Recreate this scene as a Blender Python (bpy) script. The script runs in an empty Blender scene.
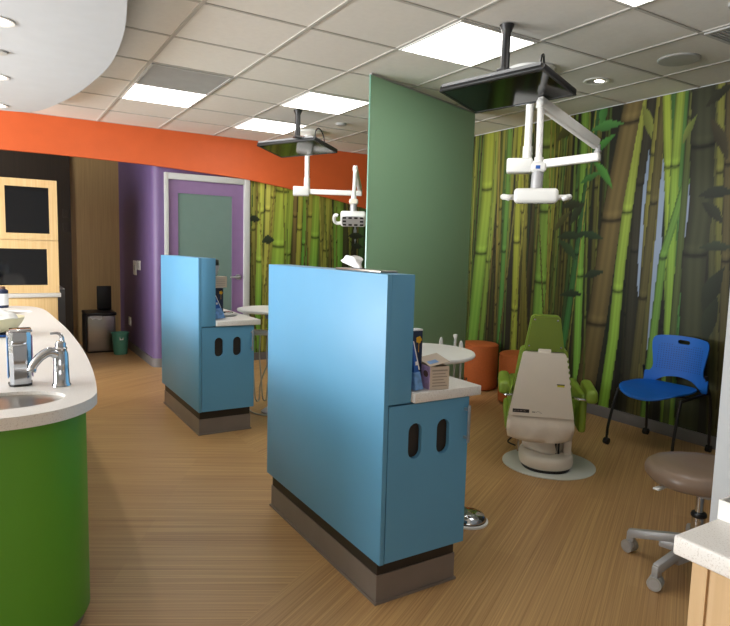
import bpy, bmesh, math, random
import numpy as np
from mathutils import Vector, Matrix
random.seed(7)
SC = bpy.context.scene
COL = SC.collection
PI = math.pi
CEIL = 2.648

# ------------------------------------------------------------------ helpers
def lin(c):
    out = []
    for v in c[:3]:
        v /= 255.0
        out.append(v / 12.92 if v <= 0.04045 else ((v + 0.055) / 1.055) ** 2.4)
    return tuple(out) + (1.0,)

def new_mat(name):
    m = bpy.data.materials.new(name); m.use_nodes = True
    nt = m.node_tree
    return m, nt, nt.nodes['Principled BSDF']

def mat(name, rgb, rough=0.5, metal=0.0, var=0.06, scale=8.0, bump=0.0, bscale=200.0, coat=0.0, stretch=None, spec=0.5):
    """procedural surface: base colour with a gentle noise variation and optional bump"""
    m, nt, b = new_mat(name)
    N, L = nt.nodes, nt.links
    tc = N.new('ShaderNodeTexCoord')
    mp = N.new('ShaderNodeMapping'); L.new(tc.outputs['Object'], mp.inputs['Vector'])
    if stretch: mp.inputs['Scale'].default_value = stretch
    nz = N.new('ShaderNodeTexNoise'); nz.inputs['Scale'].default_value = scale; nz.inputs['Detail'].default_value = 4
    L.new(mp.outputs['Vector'], nz.inputs['Vector'])
    rp = N.new('ShaderNodeValToRGB')
    c = lin(rgb)
    rp.color_ramp.elements[0].position = 0.3; rp.color_ramp.elements[1].position = 0.7
    rp.color_ramp.elements[0].color = tuple(v * (1 - var) for v in c[:3]) + (1,)
    rp.color_ramp.elements[1].color = tuple(min(1, v * (1 + var)) for v in c[:3]) + (1,)
    L.new(nz.outputs['Fac'], rp.inputs['Fac']); L.new(rp.outputs['Color'], b.inputs['Base Color'])
    b.inputs['Roughness'].default_value = rough; b.inputs['Metallic'].default_value = metal
    b.inputs['Coat Weight'].default_value = coat
    b.inputs['Specular IOR Level'].default_value = spec
    if bump:
        n2 = N.new('ShaderNodeTexNoise'); n2.inputs['Scale'].default_value = bscale
        L.new(tc.outputs['Object'], n2.inputs['Vector'])
        bp = N.new('ShaderNodeBump'); bp.inputs['Strength'].default_value = bump; bp.inputs['Distance'].default_value = 0.002
        L.new(n2.outputs['Fac'], bp.inputs['Height']); L.new(bp.outputs['Normal'], b.inputs['Normal'])
    return m

def emit(name, rgb, strength):
    m, nt, b = new_mat(name)
    b.inputs['Base Color'].default_value = (0.9, 0.9, 0.9, 1)
    b.inputs['Emission Color'].default_value = lin(rgb); b.inputs['Emission Strength'].default_value = strength
    return m

def speckle(name, rgb, rgb2, rough=0.35):
    m, nt, b = new_mat(name); N, L = nt.nodes, nt.links
    tc = N.new('ShaderNodeTexCoord'); v = N.new('ShaderNodeTexNoise'); v.inputs['Scale'].default_value = 260; v.inputs['Detail'].default_value = 2
    L.new(tc.outputs['Object'], v.inputs['Vector'])
    rp = N.new('ShaderNodeValToRGB'); e = rp.color_ramp.elements
    e[0].position = 0.32; e[0].color = lin(rgb2); e[1].position = 0.44; e[1].color = lin(rgb)
    L.new(v.outputs['Fac'], rp.inputs['Fac']); L.new(rp.outputs['Color'], b.inputs['Base Color'])
    b.inputs['Roughness'].default_value = rough
    return m

def wood(name, a, c, rough=0.45, axis='Z', scale=1.0):
    m, nt, b = new_mat(name); N, L = nt.nodes, nt.links
    tc = N.new('ShaderNodeTexCoord'); mp = N.new('ShaderNodeMapping'); L.new(tc.outputs['Object'], mp.inputs['Vector'])
    mp.inputs['Scale'].default_value = {'Z': (60, 60, 1.5), 'X': (1.5, 60, 60), 'Y': (60, 1.5, 60)}[axis]
    nz = N.new('ShaderNodeTexNoise'); nz.inputs['Scale'].default_value = scale; nz.inputs['Detail'].default_value = 3
    L.new(mp.outputs['Vector'], nz.inputs['Vector'])
    rp = N.new('ShaderNodeValToRGB'); e = rp.color_ramp.elements
    e[0].position = 0.3; e[0].color = lin(a); e[1].position = 0.7; e[1].color = lin(c)
    L.new(nz.outputs['Fac'], rp.inputs['Fac']); L.new(rp.outputs['Color'], b.inputs['Base Color'])
    b.inputs['Roughness'].default_value = rough
    return m

def basis_chain(o):
    m = Matrix.Identity(4)
    while o is not None:
        m = o.matrix_basis @ m
        o = o.parent
    return m

def frame(loc=(0, 0, 0), rz=0.0, rx=0.0, ry=0.0):
    return Matrix.Translation(loc) @ Matrix.Rotation(rz, 4, 'Z') @ Matrix.Rotation(ry, 4, 'Y') @ Matrix.Rotation(rx, 4, 'X')

class MB:
    """collects shapes (world coordinates) and links them as one mesh object"""
    def __init__(self, M=None):
        self.bm = bmesh.new(); self.M = M or Matrix.Identity(4)
    def _done(self, verts, M=None):
        T = self.M @ M if M else self.M
        for v in verts: v.co = T @ v.co
    def box(self, x0, x1, y0, y1, z0, z1, bevel=0.0, seg=2, M=None):
        r = bmesh.ops.create_cube(self.bm, size=1.0); vs = r['verts']
        for v in vs:
            v.co = Vector(((x0 + x1) / 2 + v.co.x * (x1 - x0), (y0 + y1) / 2 + v.co.y * (y1 - y0), (z0 + z1) / 2 + v.co.z * (z1 - z0)))
        if bevel:
            es = list({e for v in vs for e in v.link_edges})
            r = bmesh.ops.bevel(self.bm, geom=es, offset=bevel, segments=seg, affect='EDGES', profile=0.5, clamp_overlap=True)
            vs = list(set(r['verts']) | {v for v in vs if v.is_valid})
            vs = [v for v in vs if v.is_valid]
        self._done(vs, M); return self
    def taper(self, w0, d0, z0, w1, d1, z1, bevel=0.0, seg=2, off=(0, 0), M=None):
        """box whose top (w1 x d1 at z1) differs from its bottom, top shifted by off"""
        r = bmesh.ops.create_cube(self.bm, size=1.0); vs = r['verts']
        for v in vs:
            t = v.co.z > 0
            v.co = Vector((v.co.x * (w1 if t else w0) + (off[0] if t else 0), v.co.y * (d1 if t else d0) + (off[1] if t else 0), z1 if t else z0))
        if bevel:
            es = list({e for v in vs for e in v.link_edges})
            r = bmesh.ops.bevel(self.bm, geom=es, offset=bevel, segments=seg, affect='EDGES', profile=0.5, clamp_overlap=True)
            vs = [v for v in (set(r['verts']) | set(vs)) if v.is_valid]
        self._done(vs, M); return self
    def lathe(self, prof, c=(0, 0, 0), seg=32, sx=1.0, sy=1.0, M=None, caps=True):
        rings = []
        for r, z in prof:
            rings.append([self.bm.verts.new((c[0] + sx * r * math.cos(2 * PI * k / seg), c[1] + sy * r * math.sin(2 * PI * k / seg), c[2] + z)) for k in range(seg)])
        for a, b in zip(rings, rings[1:]):
            for k in range(seg):
                self.bm.faces.new((a[k], a[(k + 1) % seg], b[(k + 1) % seg], b[k]))
        if caps:
            if prof[0][0] > 1e-6: self.bm.faces.new(list(reversed(rings[0])))
            if prof[-1][0] > 1e-6: self.bm.faces.new(rings[-1])
        vs = [v for r in rings for v in r]
        self._done(vs, M); return self
    def cyl(self, p0, p1, r0, r1=None, seg=20, M=None):
        return self.tube([p0, p1], r0, seg=seg, r_end=r1, smooth=False, M=M)
    def tube(self, pts, r, seg=10, r_end=None, smooth=True, sub=6, M=None):
        P = [Vector(p) for p in pts]
        if smooth and len(P) > 2:
            Q = []
            ext = [P[0] * 2 - P[1]] + P + [P[-1] * 2 - P[-2]]
            for i in range(1, len(ext) - 2):
                a, b, c, d = ext[i - 1], ext[i], ext[i + 1], ext[i + 2]
                for s in range(sub):
                    t = s / sub
                    Q.append(0.5 * ((2 * b) + (c - a) * t + (2 * a - 5 * b + 4 * c - d) * t * t + (3 * b - a - 3 * c + d) * t ** 3))
            Q.append(P[-1]); P = Q
        n = len(P); rs = [r + ((r_end if r_end is not None else r) - r) * i / (n - 1) for i in range(n)]
        up = None; rings = []
        for i in range(n):
            d = (P[min(i + 1, n - 1)] - P[max(i - 1, 0)]).normalized()
            if up is None:
                up = Vector((0, 0, 1)) if abs(d.z) < 0.9 else Vector((1, 0, 0))
            s = d.cross(up).normalized(); up = s.cross(d).normalized()
            rings.append([self.bm.verts.new(P[i] + rs[i] * (math.cos(2 * PI * k / seg) * s + math.sin(2 * PI * k / seg) * up)) for k in range(seg)])
        for a, b in zip(rings, rings[1:]):
            for k in range(seg):
                self.bm.faces.new((a[k], a[(k + 1) % seg], b[(k + 1) % seg], b[k]))
        self.bm.faces.new(list(reversed(rings[0]))); self.bm.faces.new(rings[-1])
        self._done([v for q in rings for v in q], M); return self
    def ball(self, c, r, seg=16, M=None):
        r = (r, r, r) if not hasattr(r, '__len__') else r
        q = bmesh.ops.create_uvsphere(self.bm, u_segments=seg, v_segments=max(8, seg // 2), radius=1.0)
        for v in q['verts']: v.co = Vector((c[0] + v.co.x * r[0], c[1] + v.co.y * r[1], c[2] + v.co.z * r[2]))
        self._done(q['verts'], M); return self
    def plate(self, loops, z0, z1, cuts=None, warp=None, M=None):
        """flat plate between z0 and z1 from an outline and holes; cuts = [(axis, step, lo, hi)]; warp(co) bends it"""
        b2 = bmesh.new(); edges = []
        for lp in loops:
            vs = [b2.verts.new((x, y, z0)) for x, y in lp]
            for a, b in zip(vs, vs[1:] + vs[:1]): edges.append(b2.edges.new((a, b)))
        bmesh.ops.triangle_fill(b2, use_beauty=True, use_dissolve=False, edges=edges, normal=(0, 0, 1))
        if cuts:
            for ax, st, lo, hi in cuts:
                t = lo
                while t < hi:
                    nrm = (1, 0, 0) if ax == 0 else (0, 1, 0)
                    bmesh.ops.bisect_plane(b2, geom=b2.verts[:] + b2.edges[:] + b2.faces[:], plane_co=(t, t, 0), plane_no=nrm)
                    t += st
        r = bmesh.ops.extrude_face_region(b2, geom=b2.faces[:])
        for v in r['geom']:
            if isinstance(v, bmesh.types.BMVert): v.co.z = z1
        bmesh.ops.recalc_face_normals(b2, faces=b2.faces[:])
        T = self.M @ M if M else self.M
        mp = {}
        for v in b2.verts:
            co = warp(v.co.copy()) if warp else v.co.copy()
            mp[v] = self.bm.verts.new(T @ co)
        for f in b2.faces:
            try: self.bm.faces.new([mp[v] for v in f.verts])
            except ValueError: pass
        b2.free(); return self
    def rings(self, outline, levels, M=None, zf=None):
        """stack of scaled copies of an outline: levels = [(scale, z)], closed at both ends"""
        R = []
        for s, z in levels:
            R.append([self.bm.verts.new((x * s, y * s, z + (zf(x * s, y * s) if zf else 0))) for x, y in outline])
        n = len(outline)
        for a, b in zip(R, R[1:]):
            for k in range(n): self.bm.faces.new((a[k], a[(k + 1) % n], b[(k + 1) % n], b[k]))
        self.bm.faces.new(list(reversed(R[0]))); self.bm.faces.new(R[-1])
        self._done([v for q in R for v in q], M); return self
    def build(self, name, material, parent=None, angle=35):
        inv = basis_chain(parent).inverted() if parent else Matrix.Identity(4)
        bmesh.ops.recalc_face_normals(self.bm, faces=self.bm.faces[:])
        for v in self.bm.verts: v.co = inv @ v.co
        me = bpy.data.meshes.new(name); self.bm.to_mesh(me); self.bm.free()
        for p in me.polygons: p.use_smooth = True
        me.set_sharp_from_angle(angle=math.radians(angle))
        me.materials.append(material)
        o = bpy.data.objects.new(name, me); COL.objects.link(o)
        if parent: o.parent = parent
        return o

def thing(name, label, cat, loc=(0, 0, 0), rz=0.0, group=None):
    o = bpy.data.objects.new(name, None); COL.objects.link(o)
    o.empty_display_size = 0.1
    o.location = loc; o.rotation_euler = (0, 0, rz)
    o['label'] = label; o['category'] = cat
    if group: o['group'] = group
    return o
def tag(o, label, cat, group=None):
    o['label'] = label; o['category'] = cat
    if group: o['group'] = group
    return o
def struct(o):
    o['kind'] = 'structure'; return o
def copy_tree(o, parent=None):
    c = o.copy(); COL.objects.link(c)
    if parent: c.parent = parent
    for ch in list(o.children): copy_tree(ch, c)
    return c
def stadium(cx, cy, w, h, n=8):
    r = w / 2; pts = []
    for k in range(n + 1): a = PI * k / n; pts.append((cx + r * math.cos(a), cy + h / 2 - r + r * math.sin(a)))
    for k in range(n + 1): a = PI + PI * k / n; pts.append((cx + r * math.cos(a), cy - h / 2 + r + r * math.sin(a)))
    return pts
def ellipse(cx, cy, a, b, n=48):
    return [(cx + a * math.cos(2 * PI * k / n), cy + b * math.sin(2 * PI * k / n)) for k in range(n)]
def superell(a, b, p=2.6, n=56):
    out = []
    for k in range(n):
        t = 2 * PI * k / n; c, s = math.cos(t), math.sin(t)
        out.append((a * math.copysign(abs(c) ** (2 / p), c), b * math.copysign(abs(s) ** (2 / p), s)))
    return out
def spline(pts, sub=6, closed=True):
    P = [Vector((x, y, 0)) for x, y in pts]; n = len(P); out = []
    for i in range(n if closed else n - 1):
        a, b, c, d = (P[(i + k) % n] if closed else P[min(max(i + k, 0), n - 1)] for k in (-1, 0, 1, 2))
        for s in range(sub):
            t = s / sub
            q = 0.5 * ((2 * b) + (c - a) * t + (2 * a - 5 * b + 4 * c - d) * t * t + (3 * b - a - 3 * c + d) * t ** 3)
            out.append((q.x, q.y))
    if not closed: out.append(pts[-1])
    return out

# ------------------------------------------------------------------ materials
M_white = mat('white_plastic', (238, 238, 235), 0.35, var=0.02)
M_paint = mat('white_wall_paint', (205, 208, 210), 0.6, var=0.02)
M_tile = mat('ceiling_tile', (230, 227, 221), 0.9, var=0.02, scale=30, bump=0.25, bscale=350)
M_bar = mat('ceiling_bar', (190, 187, 181), 0.6, var=0.02)
M_cloud = mat('ceiling_cloud', (196, 200, 205), 0.8, var=0.02)
M_orange = mat('orange_paint', (216, 98, 46), 0.55, var=0.03)
M_purple = mat('purple_paint', (108, 86, 130), 0.5, var=0.03)
M_purpledoor = mat('purple_laminate', (132, 104, 146), 0.4, var=0.04)
M_frame = mat('door_frame_grey', (190, 192, 190), 0.4, var=0.02)
M_base = mat('rubber_base', (112, 108, 108), 0.5, var=0.04)
M_dark = mat('dark_recess', (46, 38, 30), 0.6, var=0.05)
M_blue = mat('blue_laminate', (94, 156, 196), 0.42, var=0.025, scale=3, spec=0.42)
M_kick = mat('grey_vinyl_base', (122, 112, 106), 0.45, var=0.05)
M_quartz = speckle('white_quartz', (224, 222, 219), (200, 195, 190), 0.42)
M_chrome = mat('chrome', (192, 196, 202), 0.08, 1.0, var=0.01)
M_steel = mat('brushed_steel', (176, 170, 164), 0.32, 1.0, var=0.06, scale=4, stretch=(1, 1, 60))
M_sink = mat('sink_steel', (170, 164, 156), 0.28, 1.0, var=0.05)
M_alu = mat('grey_aluminium', (180, 180, 182), 0.4, 0.25, var=0.03)
M_nickel = mat('satin_nickel', (176, 178, 182), 0.35, 0.7, var=0.02)
M_green = mat('lime_laminate', (84, 150, 40), 0.42, var=0.03, scale=3)
M_upholst = mat('lime_vinyl', (122, 148, 48), 0.42, var=0.05, bump=0.1, bscale=120)
M_uphdark = mat('olive_vinyl', (102, 122, 36), 0.45, var=0.04, bump=0.1, bscale=120)
M_beige = mat('bone_plastic', (226, 218, 204), 0.42, var=0.02)
M_cloth = mat('bone_fabric', (228, 218, 204), 0.75, var=0.05, scale=14)
M_black = mat('black_plastic', (22, 22, 24), 0.4, var=0.05)
M_blackgloss = mat('black_glass', (10, 12, 16), 0.06, var=0.02, spec=0.6)
M_screen = mat('black_screen', (6, 8, 8), 0.1, var=0.02, spec=0.7)
M_tvsilver = mat('silver_bezel', (170, 172, 176), 0.3, 0.6, var=0.02)
M_ottoman = mat('orange_fabric', (190, 100, 46), 0.75, var=0.06, scale=60, bump=0.2, bscale=300)
M_chairblue = mat('blue_chair_plastic', (0, 98, 194), 0.55, var=0.03)
M_taupe = mat('taupe_vinyl', (128, 108, 92), 0.36, var=0.04, bump=0.1, bscale=160)
M_caster = mat('grey_caster', (168, 166, 162), 0.4, var=0.04)
M_oak = wood('oak_veneer', (214, 178, 124), (228, 196, 144))
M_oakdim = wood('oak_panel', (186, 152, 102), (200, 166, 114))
M_oak2 = wood('maple_veneer', (196, 164, 122), (208, 178, 138))
M_wenge = wood('dark_brown_panel', (62, 52, 42), (70, 58, 46))
M_doorglass = mat('frosted_door_glass', (108, 130, 124), 0.12, var=0.03)
M_teal = mat('teal_plastic', (84, 150, 128), 0.45, var=0.03)
M_paper = mat('white_paper', (236, 236, 236), 0.8, var=0.03)
M_card = mat('beige_card', (196, 182, 166), 0.8, var=0.03)
M_ink = mat('grey_print', (148, 138, 130), 0.8, var=0.02)
M_navy = mat('navy_print', (20, 34, 66), 0.45, var=0.04)
M_blueprint = mat('blue_print', (34, 92, 178), 0.45, var=0.1, scale=30)
M_ltblue = mat('light_blue_print', (104, 150, 206), 0.5, var=0.3, scale=40)
M_yellow = mat('yellow_print', (232, 176, 40), 0.5, var=0.03)
M_lilac = mat('lilac_print', (190, 164, 204), 0.6, var=0.25, scale=40)
M_brownprint = mat('brown_print', (110, 78, 66), 0.6, var=0.1)
M_hose = mat('grey_hose', (186, 184, 176), 0.5, var=0.03)
M_cream = mat('cream_ceramic', (216, 212, 180), 0.35, var=0.03)
M_bag = mat('white_film', (228, 230, 230), 0.35, var=0.05)
M_grille = mat('vent_grey', (186, 186, 184), 0.6, var=0.05)
M_greygreen = mat('glass_edge', (120, 170, 150), 0.2, var=0.02)
M_light = emit('light_diffuser', (255, 252, 246), 9.0)
M_down = emit('downlight_lamp', (255, 240, 214), 14.0)

# frosted green glass of the privacy panel: lets some light through, blurs everything behind it
def glass_mat():
    m, nt, b = new_mat('frosted_green_glass'); N, L = nt.nodes, nt.links
    b.inputs['Base Color'].default_value = lin((138, 170, 142)); b.inputs['Roughness'].default_value = 0.38
    b.inputs['Specular IOR Level'].default_value = 0.6
    tr = N.new('ShaderNodeBsdfTranslucent'); tr.inputs['Color'].default_value = lin((190, 214, 192))
    mx = N.new('ShaderNodeMixShader'); mx.inputs['Fac'].default_value = 0.5
    nz = N.new('ShaderNodeTexNoise'); nz.inputs['Scale'].default_value = 900
    tc = N.new('ShaderNodeTexCoord'); L.new(tc.outputs['Object'], nz.inputs['Vector'])
    bp = N.new('ShaderNodeBump'); bp.inputs['Strength'].default_value = 0.08; L.new(nz.outputs['Fac'], bp.inputs['Height'])
    L.new(bp.outputs['Normal'], b.inputs['Normal'])
    L.new(b.outputs['BSDF'], mx.inputs[1]); L.new(tr.outputs['BSDF'], mx.inputs[2])
    L.new(mx.outputs['Shader'], N['Material Output'].inputs['Surface'])
    return m
M_frost = glass_mat()

# floor: fine-striped vinyl planks laid in two directions that meet on a mitre
def floor_mat():
    m, nt, b = new_mat('striped_vinyl_floor'); N, L = nt.nodes, nt.links
    geo = N.new('ShaderNodeNewGeometry')
    def math_(op, a, c=None):
        n = N.new('ShaderNodeMath'); n.operation = op
        for i, v in enumerate((a, c)):
            if v is None: continue
            if isinstance(v, (int, float)): n.inputs[i].default_value = v
            else: L.new(v, n.inputs[i])
        return n.outputs[0]
    def stripes(ang):
        vr = N.new('ShaderNodeVectorRotate'); vr.rotation_type = 'Z_AXIS'
        vr.inputs['Angle'].default_value = -math.radians(ang); L.new(geo.outputs['Position'], vr.inputs['Vector'])
        def nz(sc, scale, det=2):
            mp = N.new('ShaderNodeMapping'); mp.inputs['Scale'].default_value = sc; L.new(vr.outputs['Vector'], mp.inputs['Vector'])
            n = N.new('ShaderNodeTexNoise'); n.inputs['Scale'].default_value = scale; n.inputs['Detail'].default_value = det
            L.new(mp.outputs['Vector'], n.inputs['Vector']); return n.outputs['Fac']
        a = nz((0.8, 120, 1), 1.0, 3); c = nz((1.6, 300, 1), 1.0, 1)
        f = math_('ADD', math_('MULTIPLY', a, 0.62), math_('MULTIPLY', c, 0.38))
        # tile joints: each plank square gets its own slight tone
        sx = N.new('ShaderNodeMapping'); sx.inputs['Scale'].default_value = (1 / 0.9, 1 / 0.15, 1); L.new(vr.outputs['Vector'], sx.inputs['Vector'])
        fl = N.new('ShaderNodeVectorMath'); fl.operation = 'FLOOR'; L.new(sx.outputs['Vector'], fl.inputs[0])
        wn = N.new('ShaderNodeTexWhiteNoise'); wn.noise_dimensions = '2D'; L.new(fl.outputs[0], wn.inputs['Vector'])
        return math_('ADD', f, math_('MULTIPLY', math_('SUBTRACT', wn.outputs['Value'], 0.5), 0.06))
    A, B = stripes(30), stripes(-29)
    sp = N.new('ShaderNodeSeparateXYZ'); L.new(geo.outputs['Position'], sp.inputs['Vector'])
    x, y = sp.outputs['X'], sp.outputs['Y']
    an = math.radians(32)
    d = math_('ADD', math_('MULTIPLY', math_('SUBTRACT', x, 0.734), -math.sin(an)), math_('MULTIPLY', math_('SUBTRACT', y, 2.009), math.cos(an)))
    msk = math_('MULTIPLY', math_('MULTIPLY', math_('GREATER_THAN', d, 0.0), math_('LESS_THAN', y, 5.41)), math_('LESS_THAN', x, 1.5))
    mx = N.new('ShaderNodeMix'); mx.data_type = 'FLOAT'
    L.new(msk, mx.inputs[0]); L.new(A, mx.inputs[2]); L.new(B, mx.inputs[3])
    rp = N.new('ShaderNodeValToRGB'); e = rp.color_ramp.elements
    e[0].position = 0.30; e[0].color = lin((150, 111, 68)); e[1].position = 0.70; e[1].color = lin((206, 168, 114))
    q = e.new(0.5); q.color = lin((180, 142, 95))
    L.new(mx.outputs[0], rp.inputs['Fac']); L.new(rp.outputs['Color'], b.inputs['Base Color'])
    b.inputs['Roughness'].default_value = 0.42
    bp = N.new('ShaderNodeBump'); bp.inputs['Strength'].default_value = 0.08; bp.inputs['Distance'].default_value = 0.001
    L.new(mx.outputs[0], bp.inputs['Height']); L.new(bp.outputs['Normal'], b.inputs['Normal'])
    return m
M_floor = floor_mat()

def print_mat(name):
    m, nt, b = new_mat(name); N, L = nt.nodes, nt.links
    at = N.new('ShaderNodeAttribute'); at.attribute_name = 'print'
    L.new(at.outputs['Color'], b.inputs['Base Color'])
    b.inputs['Roughness'].default_value = 0.55; b.inputs['Specular IOR Level'].default_value = 0.3
    return m
M_mural = print_mat('bamboo_photo_print')
# ------------------------------------------------------------------ the setting
struct(MB().box(-4.1, 4.6, -3.1, 9.2, -0.1, 0.0).build('floor', M_floor))
struct(MB().box(-4.1, 4.6, -3.1, 7.0, CEIL, CEIL + 0.08).build('ceiling', M_tile))
GX = [0.972 + 0.611 * k for k in range(-8, 6)]; GY = [2.036 + 0.613 * k for k in range(-8, 9)]
bars = MB()
for gx in GX: bars.box(gx - 0.011, gx + 0.011, -3.0, 6.94, CEIL - 0.006, CEIL + 0.001)
for gy in GY: bars.box(-4.0, 4.48, gy - 0.0095, gy + 0.0095, CEIL - 0.005, CEIL + 0.001)
struct(bars.build('trim_1', M_bar))
struct(MB().box(4.48, 4.6, -3.1, 7.1, 0, CEIL).build('wall_right', M_paint))
struct(MB().box(-4.1, 4.6, -3.1, -3.0, 0, CEIL).build('wall_front', M_paint))
wl = MB()
wl.box(-4.1, -4.0, -3.0, 2.0, 0, CEIL).box(-4.1, -4.0, 6.7, 9.2, 0, CEIL).box(-4.1, -4.0, 2.0, 6.7, 0, 0.35).box(-4.1, -4.0, 2.0, 6.7, 2.45, CEIL)
struct(wl.build('wall_left', M_paint))
wf = MB()
for y in (2.0, 3.55, 5.1, 6.66): wf.box(-4.08, -4.02, y, y + 0.04, 0.35, 2.45)
wf.box(-4.08, -4.02, 2.0, 6.7, 0.35, 0.39).box(-4.08, -4.02, 2.0, 6.7, 2.41, 2.45)
struct(wf.build('window_1', M_frame))
# purple block holding the door; its outer corner is rounded
cor = [(1.61 + 0.08 * math.cos(PI * 1.5 - PI / 2 * k / 8), 7.08 + 0.08 * math.sin(PI * 1.5 - PI / 2 * k / 8)) for k in range(9)]
struct(MB().plate([[(4.6, 7.0)] + cor + [(1.53, 9.2), (4.6, 9.2)]], 0, CEIL).build('wall_back', M_purple))
# orange soffit with its wavy lower edge
sof = [(-4.0, 2.27), (-1.5, 2.27), (0.1, 2.269), (0.6, 2.268), (1.185, 2.258), (1.49, 2.25), (2.04, 2.221), (2.63, 2.181), (3.29, 2.10), (3.71, 2.041), (4.24, 1.945), (4.48, 1.895)]
sb = spline(sof, 5, closed=False)
rot = Matrix.Translation((0, 6.94, 0)) @ Matrix.Rotation(PI / 2, 4, 'X')
sm = MB().plate([sb + [(4.48, CEIL), (-4.0, CEIL)]], 0, -0.055, M=rot)
sm.box(-4.0, 1.53, 6.99, 7.02, 2.272, CEIL)
struct(sm.build('wall_soffit', M_orange))
struct(MB().box(-4.0, 1.53, 7.02, 9.1, 2.54, 2.60).build('ceiling_alcove', M_wenge))
struct(MB().box(0.91, 1.53, 9.1, 9.2, 0, 2.6).build('wall_alcove', M_oakdim))
struct(MB().box(-4.0, 0.915, 9.06, 9.2, 0, 2.6).build('wall_dark', M_wenge))
bs = MB()
bs.box(4.462, 4.48, 0.8, 6.98, 0, 0.092, bevel=0.004)
bs.box(2.66, 4.462, 6.982, 7.0, 0, 0.092)
struct(bs.build('baseboard_right', M_base))
bs2 = MB()
cor2 = [(1.61 + 0.095 * math.cos(PI * 1.5 - PI / 2 * k / 8), 7.08 + 0.095 * math.sin(PI * 1.5 - PI / 2 * k / 8)) for k in range(9)]
inn = [(1.61 + 0.08 * math.cos(PI * 1.5 - PI / 2 * k / 8), 7.08 + 0.08 * math.sin(PI * 1.5 - PI / 2 * k / 8)) for k in range(9)]
bs2.plate([[(1.64, 6.985)] + cor2 + [(1.515, 9.1), (1.53, 9.1)] + inn[::-1] + [(1.64, 7.0)]], 0, 0.1)
struct(bs2.build('baseboard_back', M_base))
struct(MB().box(1.55, 4.462, 0.715, 0.80, 0, CEIL, bevel=0.004).build('wall_partition', mat('partition_grey', (162, 166, 170), 0.6, var=0.02)))

# door
door = MB().plate([[(1.69, 0.008), (2.57, 0.008), (2.57, 2.12), (1.69, 2.12)], [(1.80, 0.28), (2.43, 0.28), (2.43, 1.975), (1.80, 1.975)]], 0, 0.012,
                  M=Matrix.Translation((0, 6.998, 0)) @ Matrix.Rotation(PI / 2, 4, 'X')).build('door_1', M_purpledoor)
struct(door)
fr = MB()
fr.box(1.648, 1.69, 6.955, 6.999, 0, 2.19, bevel=0.004).box(2.57, 2.643, 6.955, 6.999, 0, 2.19, bevel=0.004).box(1.69, 2.57, 6.955, 6.999, 2.12, 2.19, bevel=0.004)
fr.build('door_frame', M_frame, door)
MB().box(1.80, 2.43, 6.993, 6.998, 0.28, 1.975).build('glass_pane', M_doorglass, door)
b = MB(); w = 0.012
b.box(1.80 - w, 2.43 + w, 6.982, 6.987, 1.975, 1.975 + w).box(1.80 - w, 2.43 + w, 6.982, 6.987, 0.28 - w, 0.28).box(1.80 - w, 1.80, 6.982, 6.987, 0.28, 1.975).box(2.43, 2.43 + w, 6.982, 6.987, 0.28, 1.975)
b.build('glazing_bead', M_purpledoor, door)
h = MB().cyl((2.505, 6.987, 1.03), (2.505, 6.972, 1.03), 0.033).cyl((2.505, 6.972, 1.03), (2.505, 6.935, 1.03), 0.012)
h.tube([(2.505, 6.938, 1.03), (2.45, 6.935, 1.03), (2.395, 6.94, 1.028)], 0.010)
h.build('door_handle', M_nickel, door)

# suspended oval ceiling cloud
outl = [(0.0, 2.3), (0.30, 2.42), (0.50, 2.78), (0.606, 3.32), (0.65, 3.75), (0.666, 4.19), (0.638, 4.63), (0.572, 5.19), (0.447, 5.77), (0.33, 6.08), (0.10, 6.19), (-0.5, 6.24)]
left = [(-1.0 - x, y) for x, y in reversed(outl[:-1])]
cl = spline(outl + left, 6)
cloud = MB().plate([cl], 2.50, 2.56)
cloud.plate([[(x * 0.97 - 0.015, 4.25 + (y - 4.25) * 0.985) for x, y in cl]], 2.56, CEIL - 0.006)
oc = tag(cloud.build('ceiling_cloud', M_cloud, angle=50), 'large white oval dropped ceiling panel above the green island', 'ceiling panel')

# ------------------------------------------------------------------ ceiling fittings
def ceiling_light(x0, y0, label):
    t = thing('ceiling_light', label, 'ceiling light', (x0 + 0.305, y0 + 0.306, CEIL - 0.006), 0, 'square ceiling light panels')
    f = MB(); a, c, d, e = x0 + 0.011, x0 + 0.60, y0 + 0.010, y0 + 0.603
    f.box(a, a + 0.014, d, e, CEIL - 0.012, CEIL - 0.001).box(c - 0.014, c, d, e, CEIL - 0.012, CEIL - 0.001)
    f.box(a + 0.014, c - 0.014, d, d + 0.014, CEIL - 0.012, CEIL - 0.001).box(a + 0.014, c - 0.014, e - 0.014, e, CEIL - 0.012, CEIL - 0.001)
    f.build('light_frame', M_white, t)
    MB().box(a + 0.014, c - 0.014, d + 0.014, e - 0.014, CEIL - 0.009, CEIL - 0.003).build('diffuser', M_light, t)
ceiling_light(2.194, 2.649, 'square ceiling light panel beside the pole of the nearer screen')
ceiling_light(2.194, 4.488, 'square ceiling light panel just left of the green glass panel')
ceiling_light(2.194, 5.714, 'square ceiling light panel behind the pole of the farther screen')
ceiling_light(0.972, 5.101, 'square ceiling light panel next to the grey vent by the oval ceiling panel')
ceiling_light(2.194, 1.423, 'square ceiling light panel cut by the top edge of the photo')
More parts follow.
